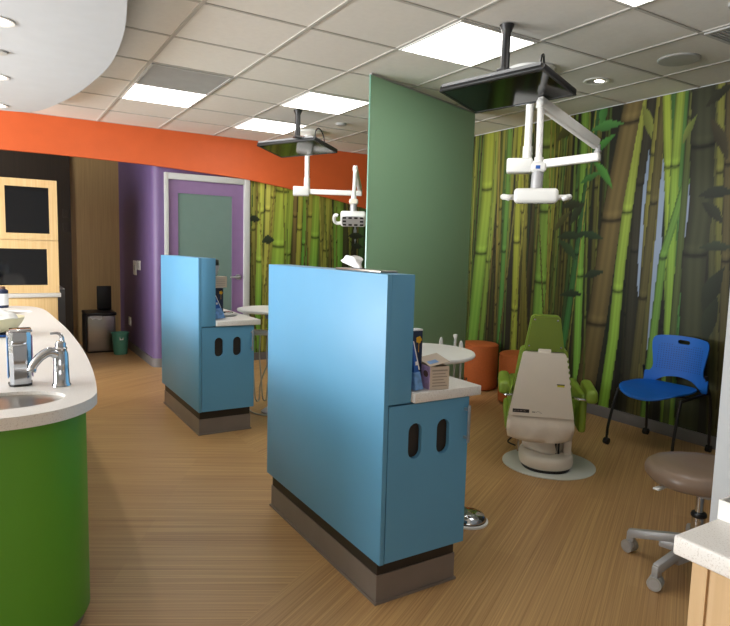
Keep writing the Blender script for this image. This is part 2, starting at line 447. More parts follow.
def vent(x0, y0, label):
    t = thing('ceiling_vent', label, 'vent', (x0 + 0.305, y0 + 0.306, CEIL - 0.006), 0, 'grey ceiling vents')
    MB().box(x0 + 0.011, x0 + 0.60, y0 + 0.01, y0 + 0.603, CEIL - 0.006, CEIL - 0.002).build('backing', M_grille, t)
    s = MB()
    for k in range(24): s.box(x0 + 0.03, x0 + 0.58, y0 + 0.03 + k * 0.0235, y0 + 0.038 + k * 0.0235, CEIL - 0.011, CEIL - 0.006)
    s.build('grille', M_grille, t)
    f = MB(); a, c, d, e = x0 + 0.011, x0 + 0.60, y0 + 0.010, y0 + 0.603
    f.box(a, a + 0.018, d, e, CEIL - 0.014, CEIL - 0.005).box(c - 0.018, c, d, e, CEIL - 0.014, CEIL - 0.005)
    f.box(a + 0.018, c - 0.018, d, d + 0.018, CEIL - 0.014, CEIL - 0.005).box(a + 0.018, c - 0.018, e - 0.018, e, CEIL - 0.014, CEIL - 0.005)
    f.build('vent_frame', M_grille, t)
vent(0.972, 4.488, 'square grey ceiling vent in front of a light panel, left of centre')
vent(3.416, 1.423, 'square grey ceiling vent at the right edge near the round speaker')
def downlight(x, y, z, r, label, group):
    t = thing('downlight', label, 'downlight', (x, y, z), 0, group)
    MB().lathe([(r, 0.0), (r * 1.02, -0.004), (r * 0.98, -0.007), (r * 0.78, -0.006), (r * 0.74, -0.001)], (x, y, z), 28).build('trim_ring', M_white, t)
    if group:
        MB().lathe([(0.0001, -0.0045), (r * 0.70, -0.0045), (r * 0.73, -0.001)], (x, y, z), 24, caps=False).build('lamp', M_down, t)
    else:
        MB().lathe([(0.0001, -0.0035), (r * 0.74, -0.0035), (r * 0.76, -0.001)], (x, y, z), 24, caps=False).build('reflector', M_grille, t)
        MB().lathe([(0.0001, -0.005), (r * 0.42, -0.005), (r * 0.45, -0.0035)], (x + 0.012, y - 0.014, z), 20, caps=False, sy=0.7).build('lamp', M_down, t)
downlight(0.055, 3.72, 2.50, 0.085, 'round downlight in the oval ceiling panel, nearest of three', 'downlights in the oval ceiling panel')
downlight(0.055, 4.95, 2.50, 0.085, 'round downlight in the oval ceiling panel, middle of three', 'downlights in the oval ceiling panel')
downlight(0.07, 5.97, 2.50, 0.085, 'round downlight in the oval ceiling panel, farthest of three by the orange soffit', 'downlights in the oval ceiling panel')
downlight(3.76, 2.99, CEIL, 0.09, 'round recessed downlight in the tile ceiling near the bamboo wall', None)
def disc(name, label, cat, x, y, z, r, m, h=0.012):
    t = thing(name, label, cat, (x, y, z))
    MB().lathe([(r, 0), (r, -h * 0.6), (r * 0.94, -h)], (x, y, z), 32).build('rim', m, t)
    MB().lathe([(0.0001, -h * 1.25), (r * 0.5, -h * 1.15), (r * 0.93, -h)], (x, y, z), 32, caps=False).build('grille', m, t)
disc('ceiling_speaker', 'round grey speaker grille in the ceiling tiles at upper right', 'speaker', 3.755, 2.37, CEIL, 0.125, M_grille)
disc('ceiling_sensor', 'small round grey disc in the oval ceiling panel between two downlights', 'sensor', 0.07, 4.30, 2.50, 0.05, M_grille)
disc('smoke_detector', 'small round grey ceiling disc left of the green glass panel', 'detector', 3.03, 5.46, CEIL, 0.055, M_grille, 0.02)
disc('sprinkler_cover', 'small round grey ceiling disc in the top right corner', 'sprinkler', 3.18, 1.70, CEIL, 0.06, M_grille, 0.015)

# ------------------------------------------------------------------ bamboo photo murals
RW=[
([(4.855,2.773,0.177),(4.863,1.95,0.18),(4.976,0.746,0.188)],(125,140,32),(75,140,40),[2.054,1.38]),
([(4.758,2.657,0.073),(4.754,1.944,0.074),(4.853,0.464,0.077)],(120,130,40),(70,120,35),[1.297]),
([(4.572,2.629,0.063),(4.565,1.933,0.063),(4.582,0.502,0.065)],(70,120,40),(40,110,40),[1.407]),
([(4.428,2.703,0.086),(4.413,1.925,0.087),(4.375,0.531,0.088)],(135,140,30),(105,140,35),[1.499,0.816]),
([(4.322,2.686,0.052),(4.306,1.919,0.052),(4.272,0.817,0.053)],(120,115,30),(90,85,25),[1.646]),
([(4.065,2.734,0.165),(4.04,1.904,0.167),(4.061,0.663,0.171)],(95,135,40),(80,150,45),[2.395,1.792,1.119]),
([(3.659,2.577,0.079),(3.638,1.882,0.08),(3.594,0.64,0.081)],(85,140,40),(85,155,45),[1.199,1.855]),
([(3.658,1.421,0.065),(3.736,0.667,0.068),(3.775,0.417,0.069)],(35,85,40),(35,110,45),[1.395]),
([(3.08,2.652,0.039),(3.072,2.442,0.04)],(130,145,175),(130,145,175),[]),
([(3.029,2.241,0.048),(3.032,1.728,0.048),(3.019,1.124,0.049)],(130,150,185),(120,140,180),[]),
([(2.891,2.109,0.082),(2.903,1.841,0.083),(2.888,1.133,0.084),(2.912,0.686,0.086)],(130,150,185),(125,150,190),[]),
([(2.662,2.122,0.038),(2.673,1.791,0.039),(2.673,1.415,0.039)],(130,145,180),(120,135,170),[]),
([(2.412,2.095,0.028),(2.335,1.099,0.028)],(90,100,120),(90,100,120),[]),
([(2.958,2.621,0.059),(2.992,1.775,0.06),(2.977,0.718,0.062)],(130,120,40),(85,75,30),[2.195,1.9]),
([(2.911,2.454,0.042),(2.927,1.725,0.042),(2.933,1.049,0.043)],(125,110,40),(80,75,30),[1.997]),
([(3.027,2.635,0.077),(3.089,1.891,0.08),(3.077,0.712,0.082)],(48,42,28),(38,35,22),[1.97,1.431]),
([(2.939,2.076,0.071),(2.948,1.765,0.072),(2.996,0.724,0.075),(3.016,0.294,0.076)],(85,72,32),(70,62,28),[1.812,1.053]),
([(3.117,2.566,0.093),(3.174,1.815,0.096),(3.209,1.304,0.098),(3.228,0.691,0.1),(3.276,0.15,0.103)],(125,140,45),(95,165,40),[1.75,1.093]),
([(3.175,2.734,0.177),(3.313,1.822,0.189),(3.395,0.905,0.197),(3.492,0.101,0.206)],(112,88,46),(88,70,36),[2.48,1.688,0.79]),
([(2.757,2.429,0.063),(2.755,1.832,0.063),(2.693,1.185,0.063),(2.665,0.84,0.063)],(55,110,40),(45,110,45),[1.185]),
([(2.846,2.652,0.064),(2.81,2.214,0.064)],(45,95,35),(40,95,35),[]),
([(2.902,2.641,0.07),(2.814,1.767,0.069),(2.784,1.296,0.069),(2.735,0.8,0.068)],(125,165,40),(85,140,35),[2.082,1.296]),
([(2.791,2.655,0.071),(2.792,2.091,0.072),(2.778,1.72,0.072)],(110,150,40),(95,150,40),[2.084]),
([(2.803,1.528,0.065),(2.834,1.404,0.066),(2.869,0.693,0.068),(2.881,0.405,0.068)],(70,125,40),(75,135,40),[1.38]),
([(2.693,2.491,0.053),(2.696,1.978,0.054)],(90,95,40),(60,80,35),[2.433]),
([(2.493,2.636,0.063),(2.432,1.75,0.063),(2.384,1.095,0.063)],(120,122,42),(70,68,30),[2.007]),
([(2.499,2.033,0.05),(2.434,1.091,0.05)],(78,78,36),(60,60,30),[]),
([(2.425,2.649,0.062),(2.375,1.741,0.062),(2.327,0.846,0.062)],(85,68,36),(75,66,32),[2.058,1.371]),
([(2.617,2.655,0.18),(2.563,1.756,0.181),(2.586,1.394,0.184),(2.561,0.784,0.184),(2.54,0.005,0.186)],(52,54,34),(52,58,34),[2.208,1.409])]
BW=[
([(2.693,2.308,0.063),(2.704,0.746,0.065)],(165,160,55),(95,90,40),[1.596]),
([(2.808,2.224,0.084),(2.779,1.113,0.085),(2.77,0.621,0.085)],(175,175,60),(80,150,40),[1.805,1.211]),
([(2.899,2.231,0.078),(2.88,1.481,0.079)],(190,180,70),(150,145,50),[1.834]),
([(2.964,2.213,0.066),(2.922,1.237,0.066)],(155,150,45),(110,110,35),[1.995]),
([(3.097,2.199,0.19),(3.029,1.152,0.191),(3.007,0.739,0.191)],(130,160,45),(85,155,40),[2.077,1.4]),
([(3.206,2.11,0.082),(3.151,1.178,0.082)],(115,150,40),(85,130,35),[1.303]),
([(3.255,2.027,0.055),(3.246,1.242,0.056)],(120,95,45),(80,65,30),[1.779]),
([(3.33,2.119,0.069),(3.303,1.192,0.07)],(155,150,45),(130,130,40),[1.62]),
([(3.406,2.124,0.084),(3.387,1.18,0.085)],(90,140,40),(60,135,40),[1.434]),
([(3.469,2.129,0.071),(3.458,1.181,0.072)],(145,138,42),(110,105,35),[1.79]),
([(3.561,2.136,0.115),(3.522,1.181,0.116)],(110,150,40),(85,150,40),[1.527]),
([(3.64,2.141,0.072),(3.631,1.182,0.073)],(120,115,38),(80,80,30),[1.504]),
([(3.727,2.148,0.088),(3.689,1.183,0.089)],(135,138,42),(110,120,38),[1.364]),
([(3.876,2.094,0.158),(3.883,1.158,0.16)],(85,130,38),(70,140,38),[1.837]),
([(3.997,2.038,0.091),(3.99,1.159,0.092)],(60,60,28),(45,45,22),[]),
([(4.129,1.718,0.046),(4.134,1.52,0.047)],(130,140,150),(130,140,150),[]),
([(4.23,1.987,0.094),(4.238,1.161,0.095)],(50,90,40),(40,80,35),[])]
RL=[(3.466,2.603,0.201,80,0.083,(55,135,55)),(3.428,2.489,0.246,2,0.082,(60,140,60)),(3.456,2.335,0.211,35,0.07,(55,140,50)),(3.437,2.099,0.255,-50,0.07,(60,145,50)),(3.568,2.068,0.176,20,0.059,(50,120,50)),(3.746,1.565,0.215,0,0.083,(35,60,35)),(3.76,1.447,0.215,-40,0.084,(40,75,40)),(3.847,1.702,0.193,45,0.072,(75,80,35)),(3.684,1.769,0.19,55,0.083,(45,60,35)),(3.53,1.572,0.21,-10,0.07,(35,65,38)),(3.695,1.04,0.19,5,0.071,(30,55,32)),(3.472,1.233,0.173,15,0.069,(35,55,35)),(3.745,1.843,0.167,0,0.084,(45,55,32)),(3.048,2.469,0.225,-70,0.079,(115,135,50)),(2.704,2.347,0.163,65,0.054,(95,125,45)),(2.473,1.73,0.178,-45,0.084,(42,48,32)),(2.43,1.478,0.187,0,0.073,(45,58,40)),(2.463,1.866,0.189,3,0.094,(38,46,32)),(2.433,1.165,0.271,70,0.125,(36,46,30)),(2.429,0.944,0.271,80,0.115,(36,48,30)),(2.468,2.256,0.254,-65,0.085,(68,58,34)),(2.501,2.561,0.172,35,0.075,(50,50,30)),(3.862,2.504,0.196,30,0.098,(80,85,35)),(3.765,2.551,0.17,-20,0.073,(50,70,35))]
BL=[(2.71,1.728,0.123,0,0.082,(35,50,32)),(2.893,1.482,0.124,10,0.11,(35,50,32)),(4.148,1.573,0.193,0,0.089,(35,45,32)),(4.167,1.441,0.148,-10,0.074,(35,45,32)),(4.263,1.923,0.12,30,0.06,(60,110,50))]

def paint(name, label, stalks, leaves, lo, hi, zlo, zhi, horiz, plane, seed, dim=1.0, filler_left=True):
    """a printed wall panel: every vertex of a fine grid carries the colour of the print"""
    rng = np.random.RandomState(seed)
    nu = int((hi - lo) / 0.0075); nv = int((zhi - zlo) / 0.014)
    us = np.linspace(lo, hi, nu); vs = np.linspace(zlo, zhi, nv)
    U, V = np.meshgrid(us, vs)
    def c(rgb):
        g = 0.3 * rgb[0] + 0.59 * rgb[1] + 0.11 * rgb[2]
        kr = 1.0 if rgb[2] > rgb[1] else 0.95 + 0.17 * min(1.0, max(0.0, (rgb[1] - rgb[0] + 8) / 40.0))
        return np.array(lin(tuple((v * 0.84 + g * 0.16 + 5) * k for v, k in zip(rgb, (kr, 0.98, 0.95))))[:3])
    img = np.ones((nv, nu, 3)) * c((30, 30, 20))
    def stalk(pts, c1, c2, nodes, glow=0.0):
        P = sorted(pts, key=lambda p: p[1])
        zz = np.array([p[1] for p in P]); xx = np.array([p[0] for p in P]); ww = np.array([p[2] for p in P])
        # straight extrapolation past the listed points
        s0 = (xx[1] - xx[0]) / max(zz[1] - zz[0], 1e-3); s1 = (xx[-1] - xx[-2]) / max(zz[-1] - zz[-2], 1e-3)
        z = vs; x = np.interp(z, zz, xx)
        if len(nodes) or True:
            x = np.where(z < zz[0], xx[0] + s0 * (z - zz[0]), x); x = np.where(z > zz[-1], xx[-1] + s1 * (z - zz[-1]), x)
        w = np.interp(z, zz, ww)
        t = np.clip((z - zz[0]) / max(zz[-1] - zz[0], 1e-3), 0, 1)[:, None]
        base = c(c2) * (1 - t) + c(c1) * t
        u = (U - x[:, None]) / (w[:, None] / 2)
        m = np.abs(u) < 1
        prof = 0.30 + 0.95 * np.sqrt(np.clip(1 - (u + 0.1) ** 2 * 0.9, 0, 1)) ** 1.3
        col = base[:, None, :] * prof[:, :, None]
        streak = 1 + 0.10 * np.sin(u * 9 + rng.rand() * 6)
        col = col * streak[:, :, None]
        for nz in nodes:
            d = (V - nz - 0.012 * (u ** 2)) / (0.016 + 0.05 * w[:, None])
            k = np.exp(-(d * 1.5) ** 2) * 0.85
            col = col * (1 - k[:, :, None])
            k2 = np.exp(-((d - 2.4) * 1.1) ** 2) * 0.25
            col = col * (1 + k2[:, :, None])
        img[m] = col[m]
    def flat(pts, c1):
        P = sorted(pts, key=lambda p: p[1])
        zz = np.array([p[1] for p in P]); xx = np.array([p[0] for p in P]); ww = np.array([p[2] for p in P])
        x = np.interp(vs, zz, xx); w = np.interp(vs, zz, ww)
        fade = np.clip(np.minimum(vs - zz[0], zz[-1] - vs) / 0.15 + 0.4, 0, 1)
        m = (np.abs(U - x[:, None]) < (w * fade)[:, None] / 2) & (V > zz[0] - 0.05) & (V < zz[-1] + 0.05)
        img[m] = c(c1)
    span = hi - lo
    pal = [(120, 120, 36), (92, 92, 32), (74, 110, 36), (140, 136, 40), (64, 56, 30), (86, 130, 40), (52, 50, 28), (48, 100, 44), (110, 96, 40)]
    pal_b = [(150, 148, 44), (128, 136, 42), (104, 130, 40), (160, 152, 50), (112, 104, 38), (86, 130, 42), (140, 120, 46), (58, 112, 44)]
    for k in range(int(span * 34)):
        x0 = lo + rng.rand() * span; wd = rng.choice([0.02, 0.028, 0.04, 0.055, 0.07], p=[.26, .3, .24, .15, .05])
        f = 0.5 + 0.5 * k / (span * 34)
        near = filler_left and x0 < 3.45
        p = (pal if near else pal_b)[rng.randint(len(pal if near else pal_b))]
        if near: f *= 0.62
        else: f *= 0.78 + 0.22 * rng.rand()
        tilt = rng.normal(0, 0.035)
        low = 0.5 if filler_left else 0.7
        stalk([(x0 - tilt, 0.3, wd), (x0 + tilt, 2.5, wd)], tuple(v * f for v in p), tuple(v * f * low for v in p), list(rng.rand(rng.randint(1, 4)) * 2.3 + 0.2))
        if not near and k % 3 == 0:
            stalk([(x0 + 0.03 - tilt, 0.3, 0.016), (x0 + 0.03 + tilt, 2.5, 0.016)], (40, 36, 20), (30, 28, 18), [])
    for W, c1, c2, nd in stalks:
        if c1[2] > c1[1]: flat(W, c1)
        else: stalk(W, c1, c2, nd)
    sgn = 1 if not horiz else 1
    for k in range(int(span * 9)):
        x0 = lo + rng.rand() * span; wd = rng.choice([0.012, 0.017, 0.023])
        if filler_left and x0 < 3.4: continue
        p = pal_b[rng.randint(len(pal_b))]; tilt = rng.normal(0, 0.05); za = rng.rand() * 1.2
        zs = np.array([za + 0.1, za + 1.5])
        stalk([(x0 - tilt, zs[0], wd), (x0 + tilt, zs[1], wd)], tuple(v * 0.9 for v in p), tuple(v * 0.6 for v in p), list(rng.rand(2) * 2.0 + 0.3))
    for x, z, l, a, w, cc in leaves:
        an = math.radians(a); du = (U - x) * (-1 if not horiz else 1); dv = V - z
        p = (du * math.cos(an) + dv * math.sin(an)) / (l * 0.68); q = (-du * math.sin(an) + dv * math.cos(an)) / (w / 2) + 0.35 * p * p - 0.12
        m = (np.abs(p) < 1) & (np.abs(q) < (1 - np.abs(p) ** 1.5))
        img[m] = c(cc) * (0.85 + 0.25 * np.clip(q[m], -1, 1))[:, None]
    img = np.clip(img * dim, 0, 1)
    n = nu * nv; co = np.zeros((n, 3))
    if horiz: co[:, 0] = U.ravel(); co[:, 1] = plane
    else: co[:, 1] = U.ravel(); co[:, 0] = plane
    co[:, 2] = V.ravel()
    i = np.arange(nv - 1)[:, None] * nu + np.arange(nu - 1)[None, :]
    q = np.stack([i, i + 1, i + nu + 1, i + nu], -1).reshape(-1, 4)
    if not horiz: q = q[:, ::-1]
    # thin edge strips give the panel its 2 mm thickness
    back = co.copy(); back[:, 1 if horiz else 0] += 0.0018
    rim = np.concatenate([np.arange(nu), (np.arange(1, nv)) * nu + nu - 1, (nv - 1) * nu + np.arange(nu - 2, -1, -1), np.arange(nv - 2, 0, -1) * nu])
    rb = np.arange(len(rim)) + n; nx = np.roll(np.arange(len(rim)), -1)
    q2 = np.stack([rim, rb, rb[nx], rim[nx]], -1)
    co = np.concatenate([co, back[rim]]); q = np.concatenate([q, q2])
    me = bpy.data.meshes.new(name)
    me.vertices.add(len(co)); me.vertices.foreach_set('co', co.ravel())
    me.loops.add(q.size); me.loops.foreach_set('vertex_index', q.ravel().astype(np.int32))
    me.polygons.add(len(q)); me.polygons.foreach_set('loop_start', np.arange(len(q), dtype=np.int32) * 4)
    me.update(calc_edges=True); me.validate()
    at = me.color_attributes.new('print', 'FLOAT_COLOR', 'POINT')
    rgba = np.ones((len(co), 4)); rgba[:n, :3] = img.reshape(-1, 3); rgba[n:, :3] = 0.05
    at.data.foreach_set('color', rgba.ravel())
    me.materials.append(M_mural)
    o = bpy.data.objects.new(name, me); COL.objects.link(o)
    return tag(o, label, 'mural')
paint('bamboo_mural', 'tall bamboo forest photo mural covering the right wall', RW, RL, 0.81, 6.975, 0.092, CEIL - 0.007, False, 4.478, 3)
paint('bamboo_mural', 'bamboo forest photo mural on the back wall beside the purple door', BW, BL, 2.645, 4.474, 0.092, 2.19, True, 6.998, 11, 1.15, False)
# ------------------------------------------------------------------ blue dental cabinets
def blue_cabinet(label):
    t = thing('dental_cabinet', label, 'cabinet', (0, 0, 0), 0, 'blue dental cabinets')
    b = MB()
    b.box(0, 0.021, 0, 1.122, 0.18, 1.303, bevel=0.0015).box(0.021, 0.125, 0, 1.122, 0.81, 1.303, bevel=0.0015)
    b.box(0.021, 0.425, 0.055, 1.122, 0.18, 0.806).box(0.421, 0.425, 0.02, 0.055, 0.18, 0.806)
    b.build('body', M_blue, t)
    d = MB().plate([[(0.024, 0.183), (0.42, 0.183), (0.42, 0.803), (0.024, 0.803)], stadium(0.150, 0.655, 0.064, 0.142), stadium(0.289, 0.655, 0.064, 0.142)],
                   0, 0.019, M=Matrix.Translation((0, 0.019, 0)) @ Matrix.Rotation(PI / 2, 4, 'X')).build('door', M_blue, t)
    for cx in (0.150, 0.289):
        MB().box(cx - 0.045, cx + 0.045, 0.024, 0.03, 0.57, 0.74).build('slot_shade', M_dark, d)  # dark plates standing in for the shade inside the slots
    h = MB()
    h.box(0.394, 0.406, -0.030, -0.022, 0.618, 0.774, bevel=0.002).box(0.395, 0.405, -0.023, 0.001, 0.632, 0.642).box(0.395, 0.405, -0.023, 0.001, 0.75, 0.76)
    h.build('handle', M_nickel, d)
    MB().box(0.018, 0.404, 0.042, 1.084, 0.0, 0.18).build('plinth', M_dark, t)
    k = MB()
    k.box(0.0135, 0.0175, 0.037, 1.089, 0.0, 0.118).box(0.4045, 0.4085, 0.037, 1.089, 0.0, 0.118).box(0.0175, 0.4045, 0.037, 0.0415, 0.0, 0.118).box(0.0175, 0.4045, 1.0845, 1.089, 0.0, 0.118)
    k.box(0.006, 0.0135, 0.030, 1.096, 0.0, 0.010).box(0.4085, 0.416, 0.030, 1.096, 0.0, 0.010).box(0.0135, 0.4085, 0.030, 0.037, 0.0, 0.010)
    k.build('cove_base', M_kick, t)
    MB().box(0.127, 0.464, -0.022, 1.14, 0.811, 0.850, bevel=0.003).build('worktop', M_quartz, t)
    MB().box(0.135, 0.445, 0.02, 1.12, 0.806, 0.811).build('worktop_underlay', M_white, t)
    return t
cab = blue_cabinet('large blue dental cabinet in the foreground centre, holding the navy and lilac cartons')
cab2 = copy_tree(cab); cab2['label'] = 'blue dental cabinet farther back, standing in front of the purple door'
cab.location = (1.230, 1.841, 0); cab2.location = (1.242, 4.277, 0)

# tissue dispenser let into the top of the nearer cabinet
t = thing('tissue_dispenser', 'flat dark tissue dispenser with a white tissue on top of the foreground blue cabinet', 'tissue box', (1.31, 2.13, 1.303))
MB().box(1.268, 1.35, 1.95, 2.31, 1.3035, 1.312, bevel=0.002).build('lid', M_steel, t)
MB().lathe([(1.0, 0), (1.0, 0.002)], (1.31, 2.18, 1.312), 24, sx=0.02, sy=0.05).build('opening', M_black, t)
ts = bmesh.new(); tm = MB()
rows = []
for j in range(7):
    z = 1.313 + 0.0062 * j + (0.004 if j == 6 else 0); f = 0.4 + 0.12 * j; r_ = []
    for k in range(20):
        a = 2 * PI * k / 20
        rr = 1 + 0.22 * math.sin(3 * a + 0.5 * j) * (j / 6)
        r_.append(tm.bm.verts.new((1.31 + 0.028 * f * rr * math.cos(a), 2.185 + (0.062 * f * rr) * math.sin(a) + 0.01 * j, z + (0.012 * math.sin(2 * a + 1) * j / 6))))
    rows.append(r_)
for a, b in zip(rows, rows[1:]):
    for k in range(20): tm.bm.faces.new((a[k], a[(k + 1) % 20], b[(k + 1) % 20], b[k]))
tm.bm.faces.new(rows[0]); tm.bm.faces.new(rows[-1])
tm.build('tissue', M_paper, t, angle=80); ts.free()

# cartons on the nearer worktop
def mask_carton():
    t = thing('mask_carton', 'open lilac and beige paper carton with raised flap on the near blue cabinet worktop', 'box', (1.49, 1.885, 0.85), 0)
    W = Matrix.Translation((1.492, 1.885, 0.8505)) @ Matrix.Rotation(math.radians(-10), 4, 'Z')
    def bx(*a): return MB(W).box(*a)
    m = MB(W); m.box(-0.042, 0.042, -0.055, -0.053, 0, 0.092).box(-0.042, 0.042, 0.053, 0.055, 0, 0.092).box(-0.042, -0.040, -0.053, 0.053, 0, 0.092).box(0.040, 0.042, -0.053, 0.053, 0, 0.092).box(-0.042, 0.042, -0.055, 0.055, 0, 0.002)
    m.build('carton', M_card, t)
    MB(W).box(-0.0435, -0.042, -0.054, 0.054, 0.001, 0.092).build('lilac_print', M_lilac, t)
    p = MB(W)
    for k in range(5): p.box(-0.032, 0.034 - 0.008 * (k % 3), -0.0556, -0.055, 0.014 + k * 0.012, 0.018 + k * 0.012)
    p.box(-0.034, 0.034, -0.0556, -0.055, 0.074, 0.080)
    p.build('print_lines', M_ink, t)
    MB(W).lathe([(0.0001, 0), (1, 0), (1, 0.0008), (0.0001, 0.0008)], (0, 0, 0), 20, sx=0.013, sy=0.02, M=Matrix.Translation((-0.0434, -0.02, 0.06)) @ Matrix.Rotation(-PI / 2, 4, 'Y')).build('face_picture', M_brownprint, t)
    f = MB(W)
    f.box(0, 0.088, 0, 0.108, 0, 0.0015, M=Matrix.Translation((-0.042, -0.053, 0.0925)) @ Matrix.Rotation(math.radians(-11), 4, 'Y') @ Matrix.Rotation(math.radians(9), 4, 'X'))
    fl = f.build('flap', M_card, t)
    g = MB(W); g.box(0.01, 0.05, 0.02, 0.05, 0.0016, 0.0022, M=Matrix.Translation((-0.042, -0.053, 0.0925)) @ Matrix.Rotation(math.radians(-11), 4, 'Y') @ Matrix.Rotation(math.radians(9), 4, 'X'))
    g.build('flap_print', M_ltblue, fl)
mask_carton()
def navy_carton(x, y, label, h=0.232):
    t = thing('navy_carton', label, 'box', (x, y, 0.85), 0, 'navy cartons with a yellow flower')
    MB().box(x - 0.036, x + 0.036, y - 0.02, y + 0.02, 0.8505, 0.85 + h, bevel=0.001).build('carton', M_navy, t)
    MB().box(x - 0.036, x + 0.036, y - 0.021, y + 0.021, 0.85 + h - 0.004, 0.85 + h + 0.001).build('top_edge', M_paper, t)
    f = MB(); F = Matrix.Translation((x + 0.018, y - 0.0204, 0.85 + h - 0.04)) @ Matrix.Rotation(PI / 2, 4, 'X')
    for k in range(5):
        a = 2 * PI * k / 5
        f.lathe([(0.0001, 0.0006), (0.0065, 0.0006), (0.0065, -0.0003)], (0.008 * math.cos(a), 0.008 * math.sin(a), 0), 12, M=F)
    f.lathe([(0.0001, 0.0009), (0.005, 0.0009), (0.005, -0.0003)], (0, 0, 0), 12, M=F)
    f.box(-0.001, 0.001, -0.05, -0.012, 0, 0.0006, M=F)
    f.build('flower_print', M_yellow, t)
navy_carton(1.412, 1.925, 'navy carton with a yellow flower on the near blue cabinet worktop')
navy_carton(1.445, 4.47, 'navy carton with a yellow flower on the far blue cabinet worktop')
def blue_pouch(face_x, y, label, h, wb):
    """wedge-shaped packet leaning 5 degrees against the cabinet wall whose face is at face_x"""
    t = thing('blue_packet', label, 'packet', (face_x + wb / 2, y, 0.85), 0, 'blue packets leaning on the cabinets')
    wt = 0.006; lean = math.radians(5)
    W = Matrix.Translation((face_x + math.sin(lean) * h + wt / 2 + 0.004, y, 0.8535)) @ Matrix.Rotation(-lean, 4, 'Y')
    off = -(wb - wt) / 2
    T = Matrix.Translation((wb / 2 - wt / 2, 0, 0))
    k = lambda z: wb + (wt - wb) * z / h
    MB(W @ T).taper(wb, 0.070, 0.002, wt, 0.050, h, bevel=0.0025, off=(off, 0)).build('packet', M_blueprint, t)
    zl = h * 0.36
    MB(W @ T).taper(wb + 0.002, 0.072, 0.0015, k(zl) + 0.002, 0.066, zl, bevel=0.001, off=(off * zl / h, 0)).build('lower_print', M_ltblue, t)
    e = MB(W @ T); x0, x1 = wb / 2 - (wb - k(0.08)) , wb / 2 - (wb - k(h - 0.006))
    e.taper(0.004, 0.067, 0.08, 0.004, 0.052, h - 0.006, off=(x1 - x0, 0), M=Matrix.Translation((x0 - 0.001, 0, 0)))
    e.build('white_edge', M_paper, t)
    MB(W @ T).box(-wb * 0.30, -wb * 0.30 + 0.012, -0.0325, -0.030, h * 0.5, h * 0.5 + 0.014).build('white_mark', M_paper, t)
blue_pouch(1.355, 1.878, 'slim blue packet in front of the navy carton on the near worktop', 0.20, 0.036)
blue_pouch(1.367, 4.385, 'slim blue packet in front of the navy carton on the far worktop', 0.215, 0.075)
# things on the farther cabinet
t = thing('paper_box', 'small beige paper box on the side of the far blue cabinet below a black device', 'box', (1.43, 4.42, 1.08))
MB().box(1.368, 1.493, 4.40, 4.46, 1.084, 1.166, bevel=0.002).build('carton', M_card, t)
p = MB()
for k in range(4): p.box(1.41, 1.48, 4.3994, 4.40, 1.10 + k * 0.013, 1.103 + k * 0.013)
p.build('print_lines', M_ink, t)
t = thing('black_grey_device', 'small black and grey device above the beige box on the far blue cabinet', 'device', (1.41, 4.43, 1.17))  # unidentified black and grey device
MB().box(1.368, 1.435, 4.41, 4.45, 1.245, 1.292, bevel=0.006).build('black_cap', M_black, t)
MB().taper(0.03, 0.04, 1.175, 0.075, 0.04, 1.247, bevel=0.003, M=Matrix.Translation((1.405, 4.43, 0))).build('grey_body', M_alu, t)
t = thing('grey_dish', 'small dark grey dish on the far blue cabinet worktop beside the packets', 'dish', (1.56, 4.56, 0.85))
MB().rings(superell(0.085, 0.06, 2.3, 32), [(0.75, 0.8505), (1, 0.86), (0.96, 0.868), (0.7, 0.874)], M=Matrix.Translation((1.545, 4.555, 0))).build('dish_body', M_alu, t)
MB().rings(superell(0.045, 0.03, 2.2, 24), [(1, 0.874), (0.9, 0.884), (0.5, 0.888)], M=Matrix.Translation((1.55, 4.555, 0))).build('dish_lid', M_chrome, t)

# ------------------------------------------------------------------ round delivery tables
def delivery_table(label):
    t = thing('delivery_table', label, 'table', (0, 0, 0), 0, 'round white dental tables')
    MB().lathe([(0.05, 0.858), (0.265, 0.860), (0.283, 0.868), (0.286, 0.876), (0.283, 0.884), (0.27, 0.886)], seg=64).build('tabletop', M_white, t, angle=50)
    MB().lathe([(0.05, 0.80), (0.055, 0.82), (0.05, 0.858)], seg=28).build('hub', M_alu, t)
    MB().cyl((0, 0, 0.05), (0, 0, 0.80), 0.028).build('post', M_white, t)
    MB().lathe([(0.08, 0.001), (0.08, 0.015), (0.06, 0.03), (0.03, 0.05)], seg=32).build('foot_plate', M_alu, t)
    a = MB(); a.cyl((-0.16, 0.11, 0.68), (0.16, -0.12, 0.68), 0.024).cyl((0.0, 0.0, 0.68), (0, 0, 0.80), 0.02)
    a.build('hose_arm', M_white, t)
    hh = MB(); hh.cyl((-0.17, 0.117, 0.68), (-0.145, 0.10, 0.68), 0.029).cyl((-0.09, 0.063, 0.68), (-0.08, 0.056, 0.68), 0.0255)
    hh.build('arm_cap', M_alu, t)
    rnd = random.Random(4)
    for k in range(5):
        x0 = -0.13 + 0.05 * k; y0 = 0.088 - 0.036 * k
        d = 0.10 + 0.05 * rnd.random()
        hs = MB().tube([(x0, y0, 0.66), (x0 - 0.01, y0 - 0.01, 0.5), (x0 + 0.02 * rnd.random(), y0 - 0.02, 0.30), (x0 + 0.03, y0 + 0.01, d), (x0 + 0.07, y0 + 0.03, d - 0.02), (x0 + 0.085, y0 + 0.02, 0.26), (0.03, 0.0, 0.55)], 0.006, seg=8)
        hs.build('hose', M_hose, t)
    MB().tube([(-0.02, -0.05, 0.05), (-0.05, -0.10, 0.012), (-0.11, -0.06, 0.008), (-0.15, 0.03, 0.008), (-0.14, 0.16, 0.008)], 0.0065, seg=8).build('floor_hose', M_hose, t)
    return t
tb = delivery_table('round white dental table beside the foreground blue cabinet, dental handpieces behind it')
